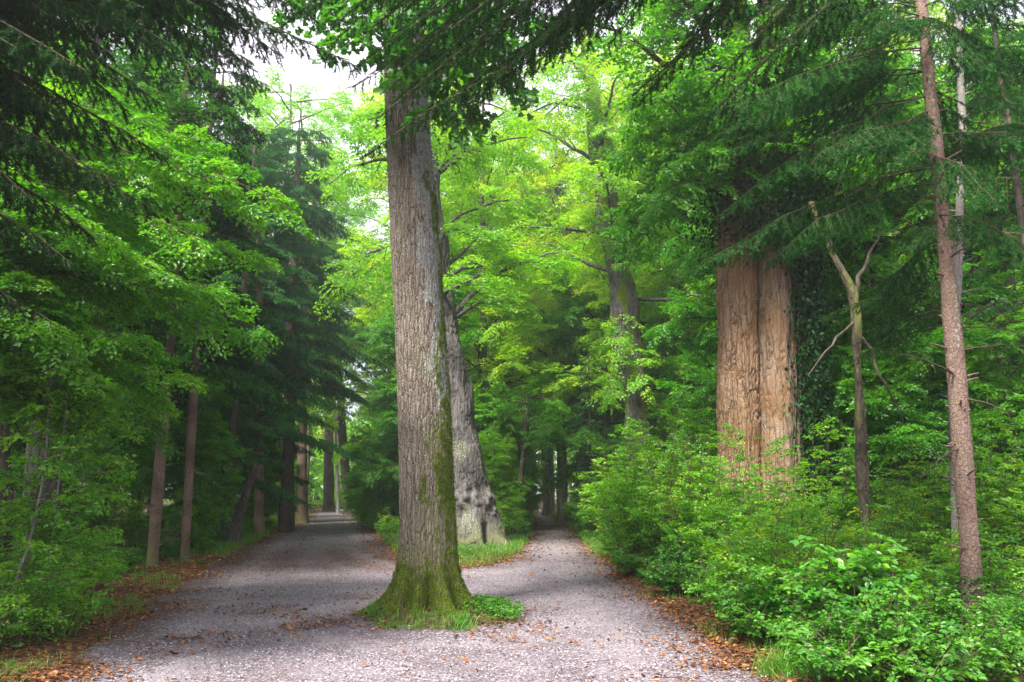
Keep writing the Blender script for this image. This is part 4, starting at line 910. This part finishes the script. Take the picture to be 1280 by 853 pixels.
for px, Yd, sc, kind in [(800, 19, 1.1, 'airy'), (850, 17.5, 1.1, 'airy'), (775, 23, 1.2, 'airy'), (860, 21, 1.2, 'airy'), (755, 27, 1.1, 'airy'), (825, 15.5, 1.1, 'airy'), (790, 16.5, .9, 'airy'), (905, 13.2, .88, 'airy'), (960, 12.6, .8, 'airy'), (870, 14.2, 1.1, 'tall')]:
    shrub(kind, (px - 640) / F * Yd, Yd, sc, 'airy pale green shrub between the narrow path and the joined trunks', 'airy shrubs by the narrow path')
for px, Yd, sc in [(1130, 13.5, 1), (1200, 12.5, 1), (1270, 11.5, 1), (1240, 15, 1.1), (1060, 14.5, 1.)]:
    shrub('tall', (px - 640) / F * Yd, Yd, sc, 'tall shaded shrub behind the slender conifers on the right', 'shaded shrubs behind the right conifers')
p = gpt(800, 715); shrub('yel', p[0] + .9, p[1] + .2, .75, 'small yellow green shrub low in the pale bank right of the narrow path')
# left side
for px, py, kind, sc in [(20, 790, 'fern', .9), (70, 800, 'fern', .8), (110, 745, 'fern', .9), (30, 730, 'fern', 1.1), (-10, 760, 'mid', .8), (80, 715, 'fern', 1.), (0, 700, 'mid', .8), (110, 690, 'fern', 1.), (-20, 820, 'fern', 1.)]:
    p = gpt(px, py); shrub(kind, p[0], p[1], sc, 'loose green undergrowth bush at the lower left edge', 'undergrowth bushes at the lower left')
for px, py, kind, sc in [(215, 700, 'low', .8), (255, 695, 'low', .9), (285, 682, 'low', .8), (160, 718, 'low', .8), (310, 672, 'low', .9), (180, 705, 'low', .7), (330, 664, 'low', 1), (270, 672, 'fern', .8)]:
    p = gpt(px, py); shrub(kind, p[0] - .35, p[1] + .2, sc, 'low leafy plant at the edge of the left path near the slim trunks', 'low plants by the slim trunks')
for px, Yd, sc, kind in [(60, 19, 1, 'tall'), (120, 21, 1, 'tall'), (180, 23, 1., 'mid'), (250, 27, 1., 'mid'), (290, 33, 1.1, 'tall'), (0, 17, 1, 'tall'), (330, 45, 1.2, 'mid')]:
    shrub(kind, (px - 640) / F * Yd, Yd, sc, 'shaded shrub on the forest floor left of the left path', 'shaded shrubs in the left wood')
for px, Yd, sc, kind in [(480, 33, .7, 'mid'), (490, 29, .6, 'mid'), (478, 40, .9, 'mid'), (465, 50, 1.1, 'mid'), (455, 60, 1.2, 'tall'), (640, 30, .8, 'mid'), (632, 28.5, .9, 'mid'), (645, 38, .8, 'mid'), (620, 31, 1.1, 'tall'), (640, 50, 1, 'tall')]:
    shrub(kind, (px - 640) / F * Yd, Yd, sc, 'round bright green bush on the wooded strip between the paths', 'bushes between the paths')
for px, Yd, sc, kind in [(715, 44, .8, 'mid'), (725, 38, .9, 'tall'), (745, 33, 1.1, 'tall'), (722, 62, 1, 'tall')]:
    shrub(kind, (px - 640) / F * Yd, Yd, sc, 'dark green bush lining the right side of the narrow path far off', 'bushes lining the narrow path')
for px, Yd, sc in [(372, 90, 1.2), (446, 72, 1.2), (372, 70, 1.), (458, 66, 1.2), (432, 84, 1.2)]:
    shrub('tall', (px - 640) / F * Yd, Yd, sc, 'hazy bush at the far end of the left path', 'hazy bushes where the left path ends')

# saplings: whippy stems lower left
for k, (rows, Yd, lab) in enumerate([([(60, 500), (55, 600), (38, 680), (8, 760)], 8.8, 'thin grey leaning stem rising from the lower left corner'),
                       ([(80, 540), (75, 620), (62, 700), (55, 790)], 9.2, 'thin upright sapling behind the leaning grey stem at lower left'),
                       ([(112, 560), (98, 640), (90, 700), (82, 750)], 10.2, 'wispy sapling with a few leaves, rightmost of the lower left stems')]):
    rg = np.random.default_rng(700 + k); m = MB(); P = np.array([at(a, b, Yd) for a, b in rows[::-1]])
    P = np.vstack([np.array([P[0, 0] - (P[1, 0] - P[0, 0]) * .2, Yd, -.15]), P, P[-1] + (P[-1] - P[-2]) * .8])
    PP = np.stack([np.interp(np.linspace(0, 1, 24), np.linspace(0, 1, len(P)), P[:, j]) for j in range(3)], -1) + np.cumsum(rg.normal(0, .006, (24, 3)), 0)
    t = thing('sapling', lab, 'sapling', tuple(PP[0])); tube(m, PP, np.linspace(.022 - .005 * k, .006, 24), 6); wpart('stem', m, [B_LIME if False else bark_mat('sapling_bark', (.10, .09, .08), (.30, .28, .25), fis=30, zs=.4, bump=.003)], t)
    m = MB()
    for j in range(16):
        q = PP[7 + j]; az = rg.uniform(0, 6.28); leafy_branch(m, q, q + np.array([math.cos(az) * .6, math.sin(az) * .6, .2]), rg, arch=.05, r0=.006, spread=.3, n2=5, per2=3, twl=.2, leaf=.06, tpl=T_LEAF, keep=.55, hue=.7)
    wpart('foliage', m, [B_TWIG, G_BEECH], t)

# ------------------------------------------------------------------ ground stuff
def scatter(n, x0, x1, y0, y1, rg):
    """more points near the viewer"""
    u = rg.random(n); y = y0 * (y1 / y0) ** u
    s = np.clip(y / y1, .25, 1); x = rg.uniform(-1, 1, n); x = x * (3 + y * .72)
    m = (x > x0) & (x < x1); return x[m], y[m]
rg = np.random.default_rng(800); mb = MB()
x, y = scatter(420000, -40, 40, 6.3, 75, rg); d = sdist(x, y)
cl = fbm(np.stack([x * .9, y * .9, x * 0], -1), 3, 14)
w = np.where(d > 0, np.exp(-(d / 1.6)) * .95 + .05, np.exp(d / np.where((x < -2) & (y > 8.5), .8, .36)) * .85 * sstep(.35, .60, cl) + .0015 + .008 * sstep(.62, .75, cl))
w = w * np.where(np.hypot(x - BASE[0], y - BASE[1]) < 1.7, .3, 1); k = rg.random(len(x)) < w * sstep(.2, .6, cl); x, y, d = x[k], y[k], d[k]
z = np.maximum(height(x, y, d), 0.002) + rg.uniform(.005, .025, len(x)); n = len(x)
leaves(mb, np.stack([x, y, z], -1), np.stack([rg.normal(0, 1, n), rg.normal(0, 1, n), rg.normal(0, .25, n)], -1), np.stack([rg.normal(0, .4, n), rg.normal(0, .4, n), np.ones(n)], -1), .018 + .06 * rg.random(n) ** 1.7, T_LEAF, np.clip(rg.beta(1.4, 2.0, n), 0, 1))
x3 = rg.uniform(-22, 9, 150000); y3 = rg.uniform(15, 70, len(x3)); d3 = sdist(x3, y3); k = rg.random(len(x3)) < np.where(d3 > 0, np.exp(-d3 / 1.2) * .7, np.exp(d3 / .6) * .5); x3, y3, d3 = x3[k], y3[k], d3[k]; n3_ = len(x3)
leaves(mb, np.stack([x3, y3, np.maximum(height(x3, y3, d3), 0.0) + .025], -1), np.stack([rg.normal(0, 1, n3_), rg.normal(0, 1, n3_), rg.normal(0, .25, n3_)], -1), np.stack([rg.normal(0, .4, n3_), rg.normal(0, .4, n3_), np.ones(n3_)], -1), rg.uniform(.05, .12, n3_), T_RHOMB, np.clip(rg.beta(1.8, 1.8, n3_), 0, 1))
x2, y2 = scatter(60000, -20, 20, 6.3, 30, rg); d2 = sdist(x2, y2); c2 = fbm(np.stack([x2 * 1.3, y2 * 1.3, x2 * 0], -1), 4, 44); k = (d2 < .1) & (rg.random(len(x2)) < .05 + .6 * sstep(.52, .68, c2)); x2, y2 = x2[k], y2[k]; n2_ = len(x2)
leaves(mb, np.stack([x2, y2, x2 * 0 + .018], -1), np.stack([rg.normal(0, 1, n2_), rg.normal(0, 1, n2_), rg.normal(0, .2, n2_)], -1), np.stack([rg.normal(0, .3, n2_), rg.normal(0, .3, n2_), np.ones(n2_)], -1), rg.uniform(.010, .03, n2_), T_RHOMB, np.clip(rg.beta(1., 4., n2_), 0, 1))
print('fallen leaves', n)
o = link('fallen_leaves', mb.mesh('fallen_leaves', [G_DEAD])); o['kind'] = 'stuff'; tag(o, 'orange and brown fallen leaves strewn along the path edges', 'leaves')

def blades(mb, x, y, z, h, rg, wd=.006):
    n = len(x); P = np.stack([x, y, z], -1)
    D1 = np.stack([rg.normal(0, .35, n), rg.normal(0, .35, n), np.ones(n)], -1); Nn = np.stack([rg.normal(0, 1, n), rg.normal(0, 1, n), rg.normal(0, .2, n)], -1)
    D1 = norm(D1); B = norm(np.cross(Nn, D1)); out = norm(np.cross(D1, B)); L = h * rg.uniform(.5, 1.2, n)
    mid = P + D1 * (L * .55)[:, None]; tip = mid + D1 * (L * .33)[:, None] + out * (L * .38)[:, None]
    V = np.stack([P - B * wd * .5, P + B * wd * .5, mid + B * wd * .4, mid - B * wd * .4, tip + B * wd * .1, tip - B * wd * .1], 1).reshape(-1, 3)
    Fc = (np.arange(n)[:, None, None] * 6 + np.array([[0, 1, 2, 3], [3, 2, 4, 5]])[None]).reshape(-1, 4)
    mb.add(V, Fc, rnd=np.repeat(np.clip(rg.normal(.5, .25, n), 0, 1), 2))
mb = MB()
x, y = scatter(600000, -40, 40, 6.3, 75, rg); d = sdist(x, y); cl = fbm(np.stack([x * 1.1, y * 1.1, x * 0], -1), 3, 24)
isl_g = np.exp(-(((x - gpt(600, 705)[0]) / 1.6) ** 2 + ((y - gpt(600, 700)[1]) / 2.) ** 2))
mid_edge = (y > 20) & (d > 0) & (d < 2.5)
w = (d > .05) * (sstep(.5, .68, cl) * .35 * np.exp(-d / 1.6) + isl_g * .6 + mid_edge * .5)
w = np.where(np.hypot(x - BASE[0], y - BASE[1]) < 1.6, (d > -.12) * .8 * sstep(.36, .58, cl), w)
k = rg.random(len(x)) < w; x, y, d = x[k], y[k], d[k]; oak = np.hypot(x - BASE[0], y - BASE[1]) < 1.6
blades(mb, x, y, height(x, y, d) - .01, np.where(oak, .13, np.where(y > 20, .26, .13)), rg, wd=np.clip(y * .0006, .005, .03)[:, None]); print('blades', len(x))
ka = rg.uniform(0, 6.28, 9000); kr = rg.uniform(.72, 1.35, 9000); gx = BASE[0] + .1 + np.cos(ka) * kr * 1.05; gy = BASE[1] - .12 + np.sin(ka) * kr; gd = sdist(gx, gy)
gc = fbm(np.stack([gx * 3, gy * 3, gx * 0], -1), 3, 54); k = (gd > -.08) & (rg.random(9000) < .7 * sstep(.46, .66, gc)); blades(mb, gx[k], gy[k], height(gx[k], gy[k], gd[k]) - .01, .17 * (.5 + gc[k]), rg, wd=.006)
for cxp, cyp, hh, nb in [(62, 800, .4, 220), (338 + 640, 846, .3, 260), (1010, 850, .28, 160)]:
    p = gpt(cxp, cyp); q = rg.normal(0, .10, (nb, 2)); blades(mb, p[0] + q[:, 0], p[1] + q[:, 1], np.zeros(nb), hh, rg, wd=.007)
o = link('grass', mb.mesh('grass', [G_GRASS])); o['kind'] = 'stuff'; tag(o, 'green grass blades growing at the path edges and round the lone trunk', 'grass')

mb = MB(); x, y = scatter(60000, -12, 12, 6.3, 22, rg); d = sdist(x, y); k = (d < .15) & (rg.random(len(x)) < .5); x, y = x[k], y[k]; n = len(x)
oc_v = np.array([[1, 0, 0], [0, 1, 0], [-1, 0, 0], [0, -1, 0], [0, 0, .7], [0, 0, -.7]]); oc_f = np.array([[0, 1, 4], [1, 2, 4], [2, 3, 4], [3, 0, 4], [1, 0, 5], [2, 1, 5], [3, 2, 5], [0, 3, 5]])
az = rg.uniform(0, 6.28, n); sz = rg.uniform(.005, .013, n); V = oc_v[None] * sz[:, None, None] * rg.uniform(.6, 1.4, (n, 1, 3)); V = V + rg.normal(0, .0015, V.shape)
Vx = V[..., 0] * np.cos(az)[:, None] - V[..., 1] * np.sin(az)[:, None]; Vy = V[..., 0] * np.sin(az)[:, None] + V[..., 1] * np.cos(az)[:, None]
V = np.stack([Vx + x[:, None], Vy + y[:, None], V[..., 2] + .016], -1).reshape(-1, 3)
mb.add(V, (np.arange(n)[:, None, None] * 6 + oc_f[None]).reshape(-1, 3), rnd=np.repeat(rg.random(n), 8))
o = link('pebbles', mb.mesh('pebbles', [leaf_mat('pebble_stone', [(0, (.08, .06, .065)), (.6, (.26, .225, .24)), (1, (.55, .52, .53))], trans=0, gloss=.02)])); o['kind'] = 'stuff'; tag(o, 'loose small stones lying on the gravel path', 'pebbles')
mb = MB(); x, y = scatter(9000, -14, 14, 6.3, 30, rg); d = sdist(x, y); k = rg.random(len(x)) < np.where(d > 0, .35 * np.exp(-d / 3), .10 * np.exp(d / .6)); x, y, d = x[k], y[k], d[k]; n = len(x)
z = np.maximum(height(x, y, d), .005) + .022; az = rg.uniform(0, 6.28, n); L = rg.uniform(.06, .45, n); P = np.stack([x, y, z], -1); E = P + np.stack([np.cos(az) * L, np.sin(az) * L, rg.uniform(-.01, .03, n)], -1)
sticks(mb, P, E, rg.uniform(.002, .006, n), .0015); o = link('fallen_twigs', mb.mesh('fallen_twigs', [B_TWIG])); o['kind'] = 'stuff'; tag(o, 'thin dead twigs lying in the leaf litter', 'twigs')
mb = MB()     # low herbs
x, y = scatter(52000, -40, 40, 6.3, 60, rg); xo = rg.normal(BASE[0] + .85, .25, 260); yo = rg.normal(BASE[1] - .05, .35, 260); xl = rg.normal(tp2(0)[0] + .6, .9, 260); yl = rg.normal(22.3, .35, 260); x = np.r_[x, xo, xl]; y = np.r_[y, yo, yl]; d = sdist(x, y); cl = fbm(np.stack([x * .8, y * .8, x * 0], -1), 3, 34)
w = (d > .35) * sstep(.42, .62, cl) * (.25 + .6 * sstep(.5, 2, d)); nearoak = (np.hypot(x - BASE[0] - .85, (y - BASE[1] + .1) / 1.3) < .38) | ((np.hypot(x - BASE[0], y - BASE[1]) < 1.3) & (d > .1) & (cl > .55))
w = np.where(np.hypot(x - BASE[0], y - BASE[1]) < 1.7, 0, w); k = (rg.random(len(x)) < w) | nearoak; x, y, d = x[k], y[k], d[k]
hh = rg.uniform(.04, .22, len(x)) * np.where(np.hypot(x - BASE[0], y - BASE[1]) < 1.3, .5, 1); m = len(x)
P0 = np.stack([x, y, height(x, y, d) + hh], -1); az = rg.uniform(0, 6.28, m)
PR = PROTO; add_twigs(mb, P0, np.stack([np.cos(az), np.sin(az), rg.uniform(0, .5, m)], -1), np.stack([rg.normal(0, .2, m), rg.normal(0, .2, m), np.ones(m)], -1), rg.uniform(.10, .20, m), .042, T_LEAF, rg, keep=.35, droop=.2, wood=False)
sticks(mb, P0 - np.stack([x * 0, x * 0, hh + .03], -1), P0, .003, .002); print('herbs', m)
o = link('ground_cover', mb.mesh('ground_cover', [B_TWIG, G_HERB])); o['kind'] = 'stuff'; tag(o, 'low green herbs and seedlings covering the forest floor', 'ground cover')

# ------------------------------------------------------------------ light, sky, air
SUN_EL, SUN_AZ = R(52), R(212)      # azimuth from +Y clockwise: behind and left of the viewer
w = bpy.data.worlds.new('World'); scene.world = w; w.use_nodes = True; nt = w.node_tree; ns = nt.nodes; lk = nt.links; ns.clear()
sky = ns.new('ShaderNodeTexSky'); sky.sky_type = 'NISHITA'; sky.sun_disc = False; sky.sun_elevation = SUN_EL; sky.sun_rotation = SUN_AZ
tc = ns.new('ShaderNodeTexCoord'); nz_ = ns.new('ShaderNodeTexNoise'); nz_.inputs['Scale'].default_value = 2.2; nz_.inputs['Detail'].default_value = 6; lk.new(tc.outputs['Generated'], nz_.inputs[0])
mr = ns.new('ShaderNodeMapRange'); mr.inputs[1].default_value = .35; mr.inputs[2].default_value = .6; mr.inputs[3].default_value = .25; mr.inputs[4].default_value = 1; lk.new(nz_.outputs[0], mr.inputs[0])
mx = ns.new('ShaderNodeMixRGB'); mx.inputs[2].default_value = (9.4, 8.9, 10.2, 1); lk.new(mr.outputs[0], mx.inputs[0]); lk.new(sky.outputs[0], mx.inputs[1])
bg = ns.new('ShaderNodeBackground'); bg.inputs[1].default_value = .078; lk.new(mx.outputs[0], bg.inputs[0]); ow = ns.new('ShaderNodeOutputWorld'); lk.new(bg.outputs[0], ow.inputs[0])
sd = bpy.data.lights.new('sun', 'SUN'); sd.energy = 4.8; sd.angle = R(14); sd.color = (1, .95, .86); so = bpy.data.objects.new('sun', sd); COL.objects.link(so)
dirv = np.array([math.sin(SUN_AZ) * math.cos(SUN_EL), math.cos(SUN_AZ) * math.cos(SUN_EL), math.sin(SUN_EL)])
from mathutils import Vector
so.rotation_euler = Vector(dirv).to_track_quat('Z', 'Y').to_euler(); so.location = (0, 0, 40)

HAZE = True
if HAZE:
    mb = MB(); x0, x1, y0, y1, z0, z1 = -620, 620, -80, 720, -3, 45
    V = [(x, y, z) for z in (z0, z1) for y in (y0, y1) for x in (x0, x1)]
    mb.add(V, [[0, 2, 3, 1], [4, 5, 7, 6], [0, 1, 5, 4], [2, 6, 7, 3], [0, 4, 6, 2], [1, 3, 7, 5]])
    m, nt, ns, lk = new_mat('haze_air'); pv = ns.new('ShaderNodeVolumePrincipled'); pv.inputs['Color'].default_value = (.86, .93, .92, 1); pv.inputs['Density'].default_value = .0014; pv.inputs['Anisotropy'].default_value = .35
    oo = ns.new('ShaderNodeOutputMaterial'); lk.new(pv.outputs[0], oo.inputs['Volume'])
    o = link('haze', mb.mesh('haze', [m])); o['kind'] = 'stuff'; tag(o, 'pale mist hanging in the wood', 'haze')

c = scene.cycles
c.max_bounces = 7; c.diffuse_bounces = 5; c.glossy_bounces = 1; c.transmission_bounces = 5; c.volume_bounces = 0; c.transparent_max_bounces = 4
c.use_denoising = True; c.denoiser = 'OPENIMAGEDENOISE'; c.use_adaptive_sampling = True; c.adaptive_threshold = .02
c.sample_clamp_indirect = 6; c.caustics_reflective = False; c.caustics_refractive = False
vs = scene.view_settings; vs.view_transform = 'Standard'; vs.look = 'None'; vs.exposure = 1.6; vs.gamma = 1; vs.use_curve_mapping = False
